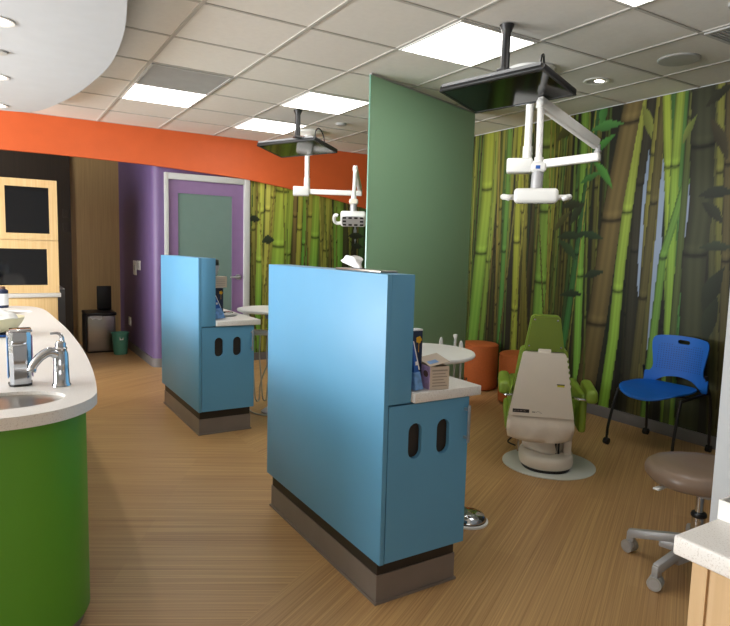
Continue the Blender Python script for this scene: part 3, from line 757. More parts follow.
tb2 = copy_tree(tb); tb2['label'] = 'round white dental table with hanging hoses between the two blue cabinets'
tb.location = (1.845, 2.455, 0); tb2.location = (1.972, 4.675, 0)
for i, (x, y, z, r, lb) in enumerate(((2.148, 2.652, 0.911, 0.011, 'left of three white handpieces behind the near round table'), (2.183, 2.572, 0.936, 0.010, 'tallest white handpiece, middle of three behind the near round table'), (2.186, 2.524, 0.906, 0.012, 'right of three white handpieces behind the near round table'))):
    t = thing('dental_handpiece', lb, 'handpiece', (x, y, 0.83), 0, 'dental handpieces by the near round table')
    MB().lathe([(r * 0.7, 0.83), (r * 1.1, 0.86), (r, z - 0.03), (r * 0.7, z - 0.008), (r * 0.35, z)] if i != 1 else [(r * 0.6, 0.83), (r * 0.9, 0.86), (r * 0.7, z - 0.025), (r * 1.2, z - 0.012), (r * 1.1, z)], (x, y, 0), 16).build('grip', M_white, t)
    MB().tube([(x, y, 0.83), (x + 0.002, y, 0.62), (x + 0.004, y, 0.25), (x + 0.018, y, 0.007), (x + 0.032, y, 0.25), (x + 0.03, y, 0.60)], 0.006, seg=8).build('hose', M_hose, t)
t = thing('handpiece_holder', 'white holder bar carrying the handpieces behind the near round table', 'holder', (2.1, 2.55, 0.80))
hb = MB(); hb.tube([(2.12, 2.66, 0.838), (2.162, 2.59, 0.838), (2.165, 2.50, 0.838)], 0.0045, seg=8); hb.tube([(2.162, 2.585, 0.838), (2.06, 2.53, 0.835), (1.9, 2.475, 0.835)], 0.007, seg=8)
hb.build('bar', M_white, t)
t = thing('foot_control', 'domed chrome foot control on the floor behind the foreground blue cabinet', 'foot control', (2.065, 2.285, 0))
MB().lathe([(0.105, 0.001), (0.105, 0.010), (0.098, 0.014)], (2.065, 2.275, 0), 40).build('rim', M_white, t)
MB().lathe([(0.094, 0.014), (0.096, 0.022), (0.082, 0.042), (0.05, 0.056), (0.0001, 0.060)], (2.065, 2.275, 0), 40, caps=False).build('dome', M_chrome, t, angle=60)
MB().lathe([(0.0945, 0.013), (0.0955, 0.020)], (2.065, 2.275, 0), 40, caps=False).build('gap', M_black, t)

# ------------------------------------------------------------------ frosted privacy panel
A_, B_ = Vector((2.337, 3.796, 0)), Vector((3.733, 4.263, 0))
ang = math.atan2(B_.y - A_.y, B_.x - A_.x); ln = (B_ - A_).length
W = Matrix.Translation(A_) @ Matrix.Rotation(ang, 4, 'Z')
t = thing('glass_panel', 'floor to ceiling frosted green glass privacy panel behind the foreground blue cabinet', 'glass panel', A_)
MB(W).box(0, ln, -0.006, 0.006, 0.02, CEIL - 0.012, bevel=0.001).build('pane', M_frost, t)
MB(W).box(0.0, ln, -0.012, 0.012, CEIL - 0.016, CEIL - 0.006).build('top_channel', M_alu, t)
MB(W).box(0.0, ln, -0.012, 0.012, 0.0, 0.02).build('floor_channel', M_alu, t)
for x0 in (-0.002, ln): MB(W).box(x0, x0 + 0.002, -0.006, 0.006, 0.02, CEIL - 0.016).build('polished_edge', M_greygreen, t)
MB(W).box(ln - 0.04, ln + 0.03, -0.03, 0.03, 0.19, 0.225, bevel=0.006).build('edge_clamp', M_chrome, t)

# ------------------------------------------------------------------ ceiling screens
def tv(label, c, yaw, tilt, roll, pole, screen_first):
    t = thing('ceiling_screen', label, 'screen', (pole[0], pole[1], CEIL), 0, 'ceiling mounted screens')
    w, h = 0.676, 0.396
    W = Matrix.Translation(c) @ Matrix.Rotation(yaw, 4, 'Z') @ Matrix.Rotation(roll, 4, 'Y') @ Matrix.Rotation(tilt, 4, 'X')
    MB(W).box(-w / 2, w / 2, -h / 2, h / 2, 0.0, 0.034, bevel=0.008, seg=3).taper(w * 0.9, h * 0.86, 0.033, w * 0.6, h * 0.5, 0.065, bevel=0.006).build('housing', M_black, t)
    s = MB(W).box(-w / 2 + 0.016, w / 2 - 0.016, -h / 2 + 0.016, h / 2 - 0.016, -0.0015, 0.001).build('screen', M_screen, t)
    f = MB(W); a, b = w / 2 - 0.001, h / 2 - 0.001; i = 0.0155
    f.box(-a, a, -b, -b + i, -0.004, 0.004).box(-a, a, b - i, b, -0.004, 0.004).box(-a, -a + i, -b + i, b - i, -0.004, 0.004).box(a - i, a, -b + i, b - i, -0.004, 0.004)
    f.build('bezel', M_black, t)
    MB(W).box(-0.05, 0.05, h / 2 - 0.012, h / 2 - 0.004, -0.0055, -0.004).build('badge', M_tvsilver, t)
    MB(W).box(-w / 2 + 0.02, w / 2 - 0.02, -h / 2 - 0.004, -h / 2 + 0.006, 0.022, 0.038).build('silver_trim', M_tvsilver, t)
    px, py = pole
    p = MB(); p.lathe([(0.024, 2.40), (0.024, CEIL - 0.05), (0.036, CEIL - 0.02), (0.040, CEIL - 0.006)], (px, py, 0), 24)
    p.build('pole', M_black, t, angle=50)
    cc = W @ Vector((0, 0, 0.07))
    b_ = MB(); b_.tube([(px, py, 2.415), (cc.x, cc.y, cc.z + 0.012)], 0.016, seg=12, smooth=False); b_.box(-0.10, 0.10, -0.08, 0.08, 0.064, 0.078, M=W)
    b_.box(px - 0.035, px + 0.035, py - 0.03, py + 0.03, 2.392, 2.41, bevel=0.003)
    b_.build('bracket', M_black, t)
    q0 = W @ Vector((0.22, -0.02, 0.05))
    cpts = [q0, q0 + Vector((0.0, 0.0, 0.09)), q0 + Vector((0.05, 0.03, 0.13)), q0 + Vector((0.12, 0.08, 0.09)), W @ Vector((0.25, 0.1, 0.04))]
    MB().tube(cpts, 0.006, seg=8).build('cable', M_black, t)
    return t
tv('black ceiling mounted screen above the dental chair, right of the green glass panel', (2.58, 2.679, 2.320), math.radians(-75.6), math.radians(-8.4), math.radians(-0.8), (2.457, 2.57), 0)
tv('black ceiling mounted screen farther back in front of the orange soffit', (2.541, 5.440, 2.342), math.radians(-61.25), math.radians(-8.4), math.radians(-0.95), (2.417, 5.17), 1)

# ------------------------------------------------------------------ dental lamps
def lamp(label, can, pole, zb, box, elbow, up_lo, up_hi, tube_lo, head, yaw, tilt, led):
    t = thing('dental_lamp', label, 'dental lamp', (can[0], can[1], CEIL), 0, 'ceiling mounted dental lamps')
    MB().lathe([(0.16, CEIL - 0.004), (0.158, CEIL - 0.02), (0.13, CEIL - 0.034), (0.05, CEIL - 0.05), (0.035, CEIL - 0.07)], (can[0], can[1], 0), 40).build('canopy', M_white, t, angle=50)
    p = MB(); p.cyl((pole[0], pole[1], CEIL - 0.05), (pole[0], pole[1], zb), 0.026).cyl((pole[0], pole[1], zb + 0.10), (pole[0], pole[1], zb - 0.04), 0.033)
    p.build('pole', M_white, t)
    P0 = Vector((pole[0], pole[1], box[2])); E = Vector(elbow); d = (E - P0); yawb = math.atan2(d.y, d.x)
    by = math.atan2(pole[1] - box[1], pole[0] - box[0])
    BX = Matrix.Translation(box) @ Matrix.Rotation(by, 4, 'Z')
    MB(BX).box(-0.075, 0.10, -0.05, 0.05, -0.05, 0.05, bevel=0.014, seg=3).build('swivel_box', M_white, t)
    # lower arm: a rounded rectangular beam
    def beam(a, b, w, h, nm, up=Vector((0, 0, 1))):
        a, b = Vector(a), Vector(b); x = (b - a); L_ = x.length; x.normalize()
        y = up.cross(x).normalized(); z = x.cross(y)
        M = Matrix(((x.x, y.x, z.x, a.x), (x.y, y.y, z.y, a.y), (x.z, y.z, z.z, a.z), (0, 0, 0, 1)))
        return MB(M).box(-w * 0.4, L_ + w * 0.4, -w / 2, w / 2, -h / 2, h / 2, bevel=min(w, h) * 0.22, seg=3).build(nm, M_white, t)
    beam(P0, E, 0.045, 0.055, 'lower_arm')
    MB().cyl((E.x, E.y, E.z - 0.01), (E.x, E.y, up_lo[2] - 0.01), 0.016).cyl((E.x, E.y, E.z + 0.028), (E.x, E.y, E.z + 0.04), 0.022).build('elbow_pin', M_alu, t)
    ua = beam(up_lo, up_hi, 0.042, 0.068, 'upper_arm')
    MB().ball(up_hi, (0.027, 0.027, 0.03)).build('arm_cap', M_white, ua)
    H_ = Vector(head)
    tu = MB(); tu.cyl((up_hi[0], up_hi[1], up_hi[2]), (tube_lo[0], tube_lo[1], tube_lo[2]), 0.019).cyl((tube_lo[0], tube_lo[1], tube_lo[2] + 0.03), (tube_lo[0], tube_lo[1], tube_lo[2] - 0.005), 0.026)
    tu.build('drop_tube', M_white, t)
    HM = Matrix.Translation(head) @ Matrix.Rotation(yaw, 4, 'Z') @ Matrix.Rotation(tilt, 4, 'X')
    k = Vector(tube_lo)
    kn = MB(Matrix.Translation(k) @ Matrix.Rotation(yaw, 4, 'Z')); kn.box(-0.045, 0.045, -0.04, 0.04, -0.055, 0.0, bevel=0.018, seg=3)
    kn.build('knuckle', M_beige if led else M_white, t)
    MB().tube([k + Vector((0, 0, -0.04)), (k + H_) / 2 + Vector((0, 0, 0.02)), HM @ Vector((0, 0.0, 0.02))], 0.034, seg=14, sub=5).build('yoke', M_alu, t)
    hd = MB(HM).box(-0.125, 0.125, -0.075, 0.075, -0.036, 0.048, bevel=0.022, seg=4).build('lamp_head', M_white, t)
    g = MB(HM).plate([superell(0.112, 0.062, 4, 32)], -0.0375, -0.033).build('lens_panel', M_alu, hd)
    dots = MB(HM)
    for i in range(4):
        for j in range(3):
            if i in (1, 2) and j == 1: continue
            dots.box(-0.085 + i * 0.0566 - 0.017, -0.085 + i * 0.0566 + 0.017, -0.042 + j * 0.042 - 0.011, -0.042 + j * 0.042 + 0.011, -0.0385, -0.037)
    dots.build('led_windows', M_black, hd)
    for s in (-1, 1):
        MB(HM).tube([(s * 0.115, 0.045, 0.0), (s * 0.155, 0.055, 0.0), (s * 0.185, 0.03, 0.0), (s * 0.185, -0.03, 0.0), (s * 0.165, -0.05, -0.005), (s * 0.15, -0.045, -0.01)], 0.0165, seg=10).build('handle', M_white, t)
    if not led:
        MB(Matrix.Translation(k) @ Matrix.Rotation(yaw, 4, 'Z')).box(-0.016, 0.010, -0.0415, -0.039, -0.04, -0.02, bevel=0.001).build('blue_badge', M_blueprint, t)
    return t
lamp('white articulated dental lamp above the green dental chair', (3.17, 3.065), (3.175, 3.06), 2.03, (3.132, 3.104, 1.997), (3.31, 2.59, 2.018), (3.30, 2.60, 2.105), (2.742, 2.559, 2.265), (2.746, 2.555, 1.925), (2.742, 2.56, 1.727), math.radians(-46), math.radians(3), False)
lamp('white articulated dental lamp farther back before the orange soffit, its lens facing the camera', (2.96, 6.04), (2.935, 6.023), 2.05, (2.868, 6.055, 2.006), (3.395, 5.66, 1.993), (3.388, 5.665, 2.045), (3.065, 5.216, 2.178), (3.058, 5.22, 1.89), (3.053, 5.215, 1.69), math.radians(-32), math.radians(-50), True)
# ------------------------------------------------------------------ green dental chair
O = Vector((3.05, 2.71, 0)); RZ = math.radians(-43)
t = thing('dental_chair', 'lime green and bone dental chair seen from behind by the bamboo wall', 'dental chair', O, RZ)
W = Matrix.Translation(O) @ Matrix.Rotation(RZ, 4, 'Z')
MB(W).lathe([(0.30, 0.001), (0.30, 0.006), (0.29, 0.010)], (0.075, 0.03, 0), 56, caps=True).build('floor_plate', mat('pale_floor_plate', (206, 208, 200), 0.4, var=0.03), t)
st = superell(0.172, 0.205, 2.3, 40)
B0 = MB(W @ Matrix.Translation((0.05, -0.015, 0)))
B0.rings(st, [(0.92, 0.03), (0.98, 0.036), (1.0, 0.05), (1.0, 0.085), (0.97, 0.105), (0.9, 0.116), (0.6, 0.12)])
B0.build('base_drum', M_beige, t, angle=50)
MB(W @ Matrix.Translation((0.05, -0.015, 0))).rings(st, [(0.9, 0.010), (0.9, 0.031)]).build('base_gap', M_black, t)
cv = MB(W)
rr = random.Random(2); rows = []
for j in range(9):
    z = 0.115 + j * 0.022; f = 1.0 + 0.10 * math.sin(j * 1.25)
    rows.append([cv.bm.verts.new(W @ Vector((0.03 + 0.118 * f * math.cos(a) * (1 + 0.06 * math.sin(4 * a + j)), -0.02 + 0.11 * f * math.sin(a) * (1 + 0.07 * math.sin(3 * a - 0.8 * j)), z + 0.012 * math.sin(2 * a + j)))) for a in [2 * PI * k / 36 for k in range(36)]])
for a, b in zip(rows, rows[1:]):
    for k in range(36): cv.bm.faces.new((a[k], a[(k + 1) % 36], b[(k + 1) % 36], b[k]))
cv.bm.faces.new(rows[0]); cv.bm.faces.new(rows[-1])
cv.M = Matrix.Identity(4); cv.build('lift_cover', M_cloth, t, angle=80)
MB(W).box(0.15, 0.20, -0.10, 0.16, 0.10, 0.29, bevel=0.01).build('lift_column', M_beige, t)
for x in (-0.135, 0.10, 0.118): MB(W).cyl((x, -0.115, 0.115), (x, -0.115, 0.28), 0.006).build('lift_rod', M_black if x > 0 else M_chrome, t)
MB(W).tube([(-0.15, -0.08, 0.14), (-0.20, -0.10, 0.17), (-0.17, -0.12, 0.22), (-0.21, -0.06, 0.24), (-0.14, -0.02, 0.27)], 0.005, seg=8).build('cable', M_black, t)
# seat and leg rest
sc = MB(W); sc.box(-0.200, 0.235, -0.06, 0.42, 0.285, 0.43, bevel=0.045, seg=4)
sc.box(-0.228, -0.185, -0.18, 0.30, 0.27, 0.37, bevel=0.02, seg=3).box(0.215, 0.262, -0.20, 0.34, 0.29, 0.535, bevel=0.02, seg=3)
sc.build('seat', M_upholst, t)
MB(W).taper(0.38, 0.60, 0.30, 0.36, 0.58, 0.41, bevel=0.04, seg=4, M=Matrix.Translation((0, 0.71, 0.02)) @ Matrix.Rotation(math.radians(-4), 4, 'X')).build('leg_rest', M_upholst, t)
# backrest: upholstery in front, bone shell behind
BK = W @ Matrix.Translation((-0.016, -0.225, 0.39)) @ Matrix.Rotation(math.radians(2.0), 4, 'X')
RX = Matrix.Rotation(PI / 2, 4, 'X')
def trap(wb, wt, z0, z1, r=0.02):
    pts = [(-wb / 2, z0), (wb / 2, z0)]
    e = []
    for s in (1, -1):
        for k in range(5):
            a = PI / 2 * k / 4
            e.append((s * (wt / 2 - r + r * math.cos(a if s > 0 else PI / 2 - a)), z1 - r + r * math.sin(a if s > 0 else PI / 2 - a)))
    return pts + e
MB(BK).plate([trap(0.392, 0.258, 0.0, 0.406)], 0.0, 0.035, M=RX).build('back_shell', M_beige, t)
up_ = MB(BK); up_.plate([trap(0.402, 0.285, -0.04, 0.424, 0.03)], -0.10, -0.005, M=RX)
up_.build('backrest', M_upholst, t)
rg = MB(BK)
for k in range(6): rg.ball((0.163 - 0.0056 * k, -0.014, 0.20 + k * 0.034), (0.007, 0.009, 0.010), 8)
rg.build('edge_notches', M_beige, t)
sk = MB(BK); n = 14; rows = []
for j in range(8):
    z = 0.0 - j * 0.022; r_ = []
    for k in range(n + 1):
        u = -1 + 2 * k / n
        sag = -0.018 * (1 - u * u) * (j / 7)
        x = u * (0.194 + 0.010 * math.sin(j / 7 * PI)); y = -0.020 - 0.016 * math.sin(j / 7 * PI * 0.9) + 0.03 * (abs(u) ** 4) * (j / 7) - 0.006 * math.sin(u * 7 + j * 0.6) * (j / 7)
        r_.append((x, y, z + sag + 0.004))
    rows.append(r_)
fr_ = [[sk.bm.verts.new(BK @ Vector(p)) for p in r] for r in rows]
bk_ = [[sk.bm.verts.new(BK @ Vector((p[0], p[1] + 0.004, p[2]))) for p in r] for r in rows]
for R, flip in ((fr_, 0), (bk_, 1)):
    for a, b in zip(R, R[1:]):
        for k in range(n):
            f = (a[k], a[k + 1], b[k + 1], b[k]); sk.bm.faces.new(f[::-1] if flip else f)
for k in range(n):
    sk.bm.faces.new((fr_[0][k], fr_[0][k + 1], bk_[0][k + 1], bk_[0][k])); sk.bm.faces.new((fr_[-1][k], fr_[-1][k + 1], bk_[-1][k + 1], bk_[-1][k]))
for j in range(7):
    for k in (0, n): sk.bm.faces.new((fr_[j][k], fr_[j + 1][k], bk_[j + 1][k], bk_[j][k]))
sk.M = Matrix.Identity(4); sk.build('back_skirt', M_cloth, t, angle=80)
# labels on the shell (the words are too small to read in the photo)
lb = MB(BK).box(-0.172, -0.072, -0.0364, -0.035, 0.022, 0.044).build('black_label', M_black, t)
g = MB(BK); xs = -0.166
for k, wd in enumerate((0.010, 0.006, 0.004, 0.007, 0.005, 0.012, 0.006, 0.008, 0.005)):
    g.box(xs, xs + wd - 0.002, -0.0368, -0.0364, 0.030, 0.034 + 0.003 * (k % 2)); xs += wd + 0.0015
g.build('label_lettering', M_ink, lb)
g = MB(BK); g.box(-0.055, -0.035, -0.0358, -0.035, 0.026, 0.033)
for k in range(5): g.box(-0.030 + k * 0.007, -0.026 + k * 0.007, -0.0358, -0.035, 0.028 + 0.005 * math.sin(k * 1.2), 0.033 + 0.005 * math.sin(k * 1.2))
g.build('grey_logo', M_ink, t)
MB(BK).box(0.085, 0.127, -0.0362, -0.035, 0.198, 0.210).build('yellow_sticker', mat('sticker_yellow', (206, 196, 60), 0.5), t)
MB(BK).box(0.082, 0.128, -0.0364, -0.035, 0.2095, 0.2155).build('black_sticker', M_black, t)
# headrest
MB(BK).box(-0.038, 0.038, -0.028, -0.006, 0.38, 0.428, bevel=0.004).build('headrest_post', M_beige, t)
HD = BK @ Matrix.Translation((0.0, -0.012, 0.415))
hr = MB(HD).plate([trap(0.228, 0.168, 0.0, 0.21, 0.022)], -0.055, 0.012, M=RX).build('headrest', M_uphdark, t, angle=40)
MB(HD).plate([trap(0.240, 0.176, -0.006, 0.215, 0.026)], -0.075, -0.02, M=RX).build('headrest_pad', M_upholst, t)
for x, z in ((-0.068, 0.192), (0.066, 0.190), (-0.094, 0.028), (0.094, 0.024)):
    MB(HD).lathe([(0.0055, 0), (0.0055, 0.002), (0.003, 0.003)], (0, 0, 0), 12, M=Matrix.Translation((x, -0.012, z)) @ RX).build('screw', M_chrome, hr)
# arms
for s in (-1, 1):
    ax = -0.243 if s < 0 else 0.280
    ap = MB(W); ap.taper(0.074, 0.30, 0.535, 0.068, 0.28, 0.620, bevel=0.026, seg=4, M=Matrix.Translation((ax, -0.07, -0.010 if s < 0 else -0.035)) @ Matrix.Rotation(math.radians(4), 4, 'X'))
    ap.build('armrest', M_upholst, t)
    MB(W).tube([(s * 0.17, -0.205, 0.515), (s * 0.215, -0.235, 0.512), (ax, -0.215, 0.512), (ax, -0.15, 0.535)], 0.008, seg=10).build('arm_bracket', M_chrome, t)

# ------------------------------------------------------------------ ottomans
def ottoman(x, y, label):
    t = thing('ottoman', label, 'ottoman', (x, y, 0), 0, 'round orange ottomans')
    MB().lathe([(0.188, 0.012), (0.198, 0.02), (0.201, 0.06), (0.202, 0.42), (0.198, 0.45)], (x, y, 0), 48).build('body', M_ottoman, t, angle=50)
    MB().lathe([(0.1985, 0.4495), (0.2035, 0.4545), (0.1985, 0.4595), (0.187, 0.468), (0.12, 0.476), (0.0001, 0.478)], (x, y, 0), 48, caps=False).build('cushion', M_ottoman, t, angle=60)
    MB().lathe([(0.16, 0.0), (0.16, 0.013)], (x, y, 0), 32).build('foot_ring', M_black, t)
ottoman(4.245, 4.63, 'round orange ottoman next to the edge of the green glass panel')
ottoman(4.19, 3.98, 'round orange ottoman half hidden behind the green dental chair')

# ------------------------------------------------------------------ blue chair on castors
O = Vector((4.125, 2.535, 0)); RZ = math.radians(92.3)   # local +y points away from the wall
t = thing('guest_chair', 'bright blue plastic chair with black legs against the bamboo wall', 'chair', O, RZ)
W = Matrix.Translation(O) @ Matrix.Rotation(RZ, 4, 'Z')
# seat: shallow dished shell with a waterfall front
def dish(x, y): return 0.018 * (abs(x) / 0.24) ** 2 - 0.05 * max(0.0, (y - 0.10) / 0.16) ** 2 + 0.012 * max(0, -y / 0.24)
so = superell(0.238, 0.245, 2.5, 48)
MB(W @ Matrix.Translation((0.01, 0.05, -0.014))).rings(so, [(0.05, 0.440), (0.5, 0.439), (0.8, 0.439), (0.94, 0.441), (0.99, 0.447), (1.0, 0.453), (0.985, 0.459), (0.93, 0.458), (0.8, 0.455), (0.5, 0.453), (0.05, 0.452)], zf=dish).build('seat', M_chairblue, t, angle=60)
ol = spline([(-0.235, 0.475), (-0.238, 0.52), (-0.235, 0.565), (-0.205, 0.572), (-0.188, 0.61), (-0.196, 0.68), (-0.208, 0.76), (-0.205, 0.815), (-0.165, 0.842), (0, 0.852), (0.165, 0.842), (0.205, 0.815), (0.208, 0.76), (0.196, 0.68), (0.188, 0.61), (0.205, 0.572), (0.235, 0.565), (0.238, 0.52), (0.235, 0.475), (0.20, 0.468), (0.165, 0.495), (0.10, 0.535), (0, 0.550), (-0.10, 0.535), (-0.165, 0.495), (-0.20, 0.468)], 5)
hole = [(x, y) for x, y in [(p[1] - 0.0, p[0]) for p in stadium(0.808, -0.01, 0.030, 0.092)]]
BKM = W @ Matrix.Rotation(PI / 2, 4, 'X')
def bend(v):
    x, z = v.x, v.y
    f = 0.175 - 0.05 * (abs(x) / 0.24) ** 2 + 0.10 * max(0.0, z - 0.52)
    return Vector((x - 0.012, z - 0.035, v.z + f))
MB(BKM).plate([ol, hole], 0.0, 0.011, cuts=[(0, 0.03, -0.23, 0.235), (1, 0.05, 0.48, 0.85)], warp=bend).build('backrest', None or M_chairblue, t, angle=50)
pf = MB(BKM); cnt = 0
for i in range(19):
    for j in range(12):
        x, z = -0.162 + i * 0.018, 0.60 + j * 0.0165
        if abs(z - 0.808) < 0.03 and abs(x + 0.01) < 0.07: continue
        if z > 0.77 and abs(x) > 0.15: continue
        f = bend(Vector((x, z, 0))).z
        pf.box(x - 0.0152, x - 0.0088, z - 0.038, z - 0.032, f - 0.0008, f + 0.002)
pf.build('perforations', mat('deep_blue_hole', (0, 52, 122), 0.6), t)
for s, nm in ((-1, 'frame_tube'), (1, 'frame_tube')):
    lg = MB(W)
    lg.tube([(s * 0.248, 0.262, 0.07), (s * 0.246, 0.254, 0.16), (s * 0.236, 0.19, 0.39), (s * 0.232, 0.15, 0.415), (s * 0.232, -0.10, 0.43)], 0.0105, seg=10)
    lg.build('front_leg', M_black, t)
    lg = MB(W).tube([(s * 0.241, -0.236, 0.07), (s * 0.241, -0.232, 0.15), (s * 0.240, -0.215, 0.36), (s * 0.238, -0.165, 0.47), (s * 0.236, -0.132, 0.565)], 0.0105, seg=10)
    lg.build('rear_leg', M_black, t)
    for y, dy in ((0.264, 1), (-0.238, -1)):
        cs = MB(W); cx = s * (0.248 if y > 0 else 0.241)
        cs.cyl((cx - 0.016, y, 0.025), (cx - 0.003, y, 0.025), 0.025, seg=20).cyl((cx + 0.003, y, 0.025), (cx + 0.016, y, 0.025), 0.025, seg=20).cyl((cx - 0.004, y, 0.025), (cx + 0.004, y, 0.025), 0.012, seg=12).cyl((cx, y, 0.03), (cx, y, 0.085), 0.009)
        cs.build('castor', M_black, t)
cr = MB(W); cr.tube([(-0.232, 0.06, 0.425), (0.232, 0.06, 0.425)], 0.010, smooth=False).tube([(-0.236, -0.19, 0.432), (0.236, -0.19, 0.432)], 0.010, smooth=False)
cr.tube([(-0.232, -0.10, 0.43), (-0.238, -0.185, 0.43)], 0.009, smooth=False).tube([(0.232, -0.10, 0.43), (0.238, -0.185, 0.43)], 0.009, smooth=False)
cr.build('crossbar', M_black, t)

# ------------------------------------------------------------------ stool
O = Vector((2.613, 1.393, 0))
t = thing('doctor_stool', 'taupe vinyl stool on grey five-arm castor base near the right edge', 'stool', O)
W = Matrix.Translation(O)
MB(W @ Matrix.Rotation(math.radians(-35), 4, 'Z')).rings(superell(0.228, 0.205, 2.3, 48), [(0.5, 0.418), (0.82, 0.416), (0.93, 0.422), (0.99, 0.438), (1.0, 0.458), (0.97, 0.478), (0.88, 0.494), (0.6, 0.502), (0.2, 0.500)]).build('seat', M_taupe, t, angle=60)
MB(W).taper(0.20, 0.18, 0.385, 0.27, 0.24, 0.417, bevel=0.012).build('seat_pan', M_alu, t)
MB(W).cyl((0, 0, 0.10), (0, 0, 0.26), 0.028).cyl((0, 0, 0.25), (0, 0, 0.39), 0.017).build('gas_column', M_chrome, t)
MB(W).lathe([(0.031, 0.262), (0.033, 0.27), (0.03, 0.28)], seg=24).build('collar', M_black, t)
MB(W).lathe([(0.045, 0.08), (0.05, 0.095), (0.047, 0.15), (0.032, 0.165)], seg=28).build('hub', M_alu, t)
MB(W).tube([(0.0, 0.02, 0.395), (-0.12, 0.05, 0.405), (-0.19, 0.066, 0.406)], 0.006).box(-0.232, -0.188, 0.052, 0.080, 0.402, 0.411, bevel=0.003).build('lever', M_white, t)
R_ = 0.278; a0 = math.atan2(1.66 - O.y, 2.533 - O.x)
for k in range(5):
    a = a0 + 2 * PI / 5 * k; A = W @ Matrix.Rotation(a, 4, 'Z')
    l = MB(A)
    l.taper(0.040, 0.26, -0.006, 0.030, 0.26, 0.034, bevel=0.008, M=Matrix.Translation((0.155, 0, 0.106)) @ Matrix.Rotation(math.radians(13), 4, 'Y') @ Matrix.Rotation(PI / 2, 4, 'Z'))
    l.taper(0.036, 0.12, 0.0, 0.028, 0.12, 0.04, bevel=0.008, M=Matrix.Translation((0.09, 0, 0.075)) @ Matrix.Rotation(PI / 2, 4, 'Z'))
    l.box(R_ - 0.02, R_ + 0.014, -0.015, 0.015, 0.055, 0.102, bevel=0.006)
    lo = l.build('base_arm', M_alu, t)
    C_ = A @ Matrix.Translation((R_, 0, 0)) @ Matrix.Rotation(math.radians([70, 20, 100, 40, 10][k]), 4, 'Z')
    c = MB(C_); c.cyl((-0.024, 0.0, 0.03), (-0.004, 0.0, 0.03), 0.030, seg=24).cyl((0.004, 0.0, 0.03), (0.024, 0.0, 0.03), 0.030, seg=24).cyl((0, 0, 0.03), (0, 0, 0.062), 0.009).box(-0.014, 0.014, -0.018, 0.018, 0.03, 0.058, bevel=0.006)
    co = c.build('castor', M_caster, lo)
    dsc = MB(C_).cyl((-0.0255, 0.0, 0.03), (-0.0242, 0.0, 0.03), 0.021, seg=24).cyl((0.0242, 0.0, 0.03), (0.0255, 0.0, 0.03), 0.021, seg=24)
    dsc.build('axle_cap', M_alu, lo)
# ------------------------------------------------------------------ counter at lower right
t = thing('side_counter', 'maple counter with white quartz top in the lower right corner', 'counter', (1.6, 0.3, 0))
MB().box(1.258, 1.86, -0.5, 0.672, 0.0, 0.757).build('body', M_oak2, t)
MB().box(1.252, 1.258, 0.640, 0.672, 0.0, 0.757).box(1.254, 1.258, -0.5, 0.634, 0.09, 0.752).build('side_panel', M_oak2, t)
MB().box(1.226, 1.88, -0.52, 0.703, 0.757, 0.80, bevel=0.006, seg=3).build('worktop', M_quartz, t)
t = thing('counter_tray', 'white open tray on the quartz counter in the lower right corner', 'tray', (1.56, 0.56, 0.80))
b = MB(); b.box(1.392, 1.74, 0.42, 0.700, 0.8005, 0.805).box(1.392, 1.397, 0.42, 0.700, 0.805, 0.846).box(1.735, 1.74, 0.42, 0.700, 0.805, 0.846).box(1.397, 1.735, 0.42, 0.425, 0.805, 0.846).box(1.397, 1.735, 0.695, 0.700, 0.805, 0.846)
b.build('tray_body', M_white, t)
MB().box(1.42, 1.715, 0.44, 0.68, 0.8052, 0.842, bevel=0.003).build('paper_stack', M_paper, t)

# ------------------------------------------------------------------ green island with sinks
pts = [(-0.45, 2.105), (-0.2, 2.106), (0.0, 2.108), (0.09, 2.116), (0.175, 2.150), (0.248, 2.215), (0.295, 2.30), (0.317, 2.41), (0.353, 2.817), (0.379, 3.382), (0.385, 4.12), (0.367, 4.809), (0.343, 5.403), (0.285, 5.69), (0.18, 5.80), (0.041, 5.845), (-0.2, 5.87), (-0.45, 5.88)]
full = pts + [(-0.9 - x, y) for x, y in reversed(pts[1:-1])]
isl = spline(full, 5)
t = thing('sink_island', 'long lime green island with rounded white quartz top and sinks at left', 'island', (-0.45, 3.9, 0))
S1 = ellipse(0.0, 2.345, 0.205, 0.128); S2 = ellipse(0.03, 5.32, 0.215, 0.16)
MB().plate([isl, S1, S2], 0.81, 0.85).build('worktop', M_quartz, t, angle=50)
def inset(k, outline=isl, c=(-0.45, 3.9)):
    out = []
    n = len(outline)
    for i in range(n):
        p, q = Vector(outline[i - 1]), Vector(outline[(i + 1) % n]); d = (q - p).normalized()
        nrm = Vector((-d.y, d.x)); v = Vector(outline[i])
        if nrm.dot(Vector(c) - v) < 0: nrm = -nrm
        v = v + nrm * k; out.append((v.x, v.y))
    return out
MB().plate([inset(0.038)], 0.055, 0.81).build('base', M_green, t, angle=50)
MB().plate([inset(0.06)], 0.0, 0.055).build('toe_kick', M_kick, t, angle=50)
for (cx, cy, a, b) in ((0.0, 2.345, 0.205, 0.128), (0.03, 5.32, 0.215, 0.16)):
    k = MB(); k.lathe([(1.0, 0.838), (0.99, 0.81), (0.96, 0.76), (0.85, 0.725), (0.5, 0.712), (0.08, 0.708)], (cx, cy, 0), 48, sx=a, sy=b, caps=True)
    so_ = k.build('sink_bowl', M_sink, t, angle=60)
    MB().lathe([(0.022, 0.709), (0.022, 0.713), (0.006, 0.713)], (cx, cy, 0), 20).build('drain', M_chrome, so_)
t = thing('soap_dispenser', 'tall chrome soap dispenser behind the near sink on the white island', 'soap dispenser', (0.072, 2.585, 0.85))
ob = [(0.036, -0.03), (0.022, -0.042), (-0.022, -0.042), (-0.036, -0.03), (-0.04, 0.03), (-0.026, 0.042), (0.026, 0.042), (0.04, 0.03)]
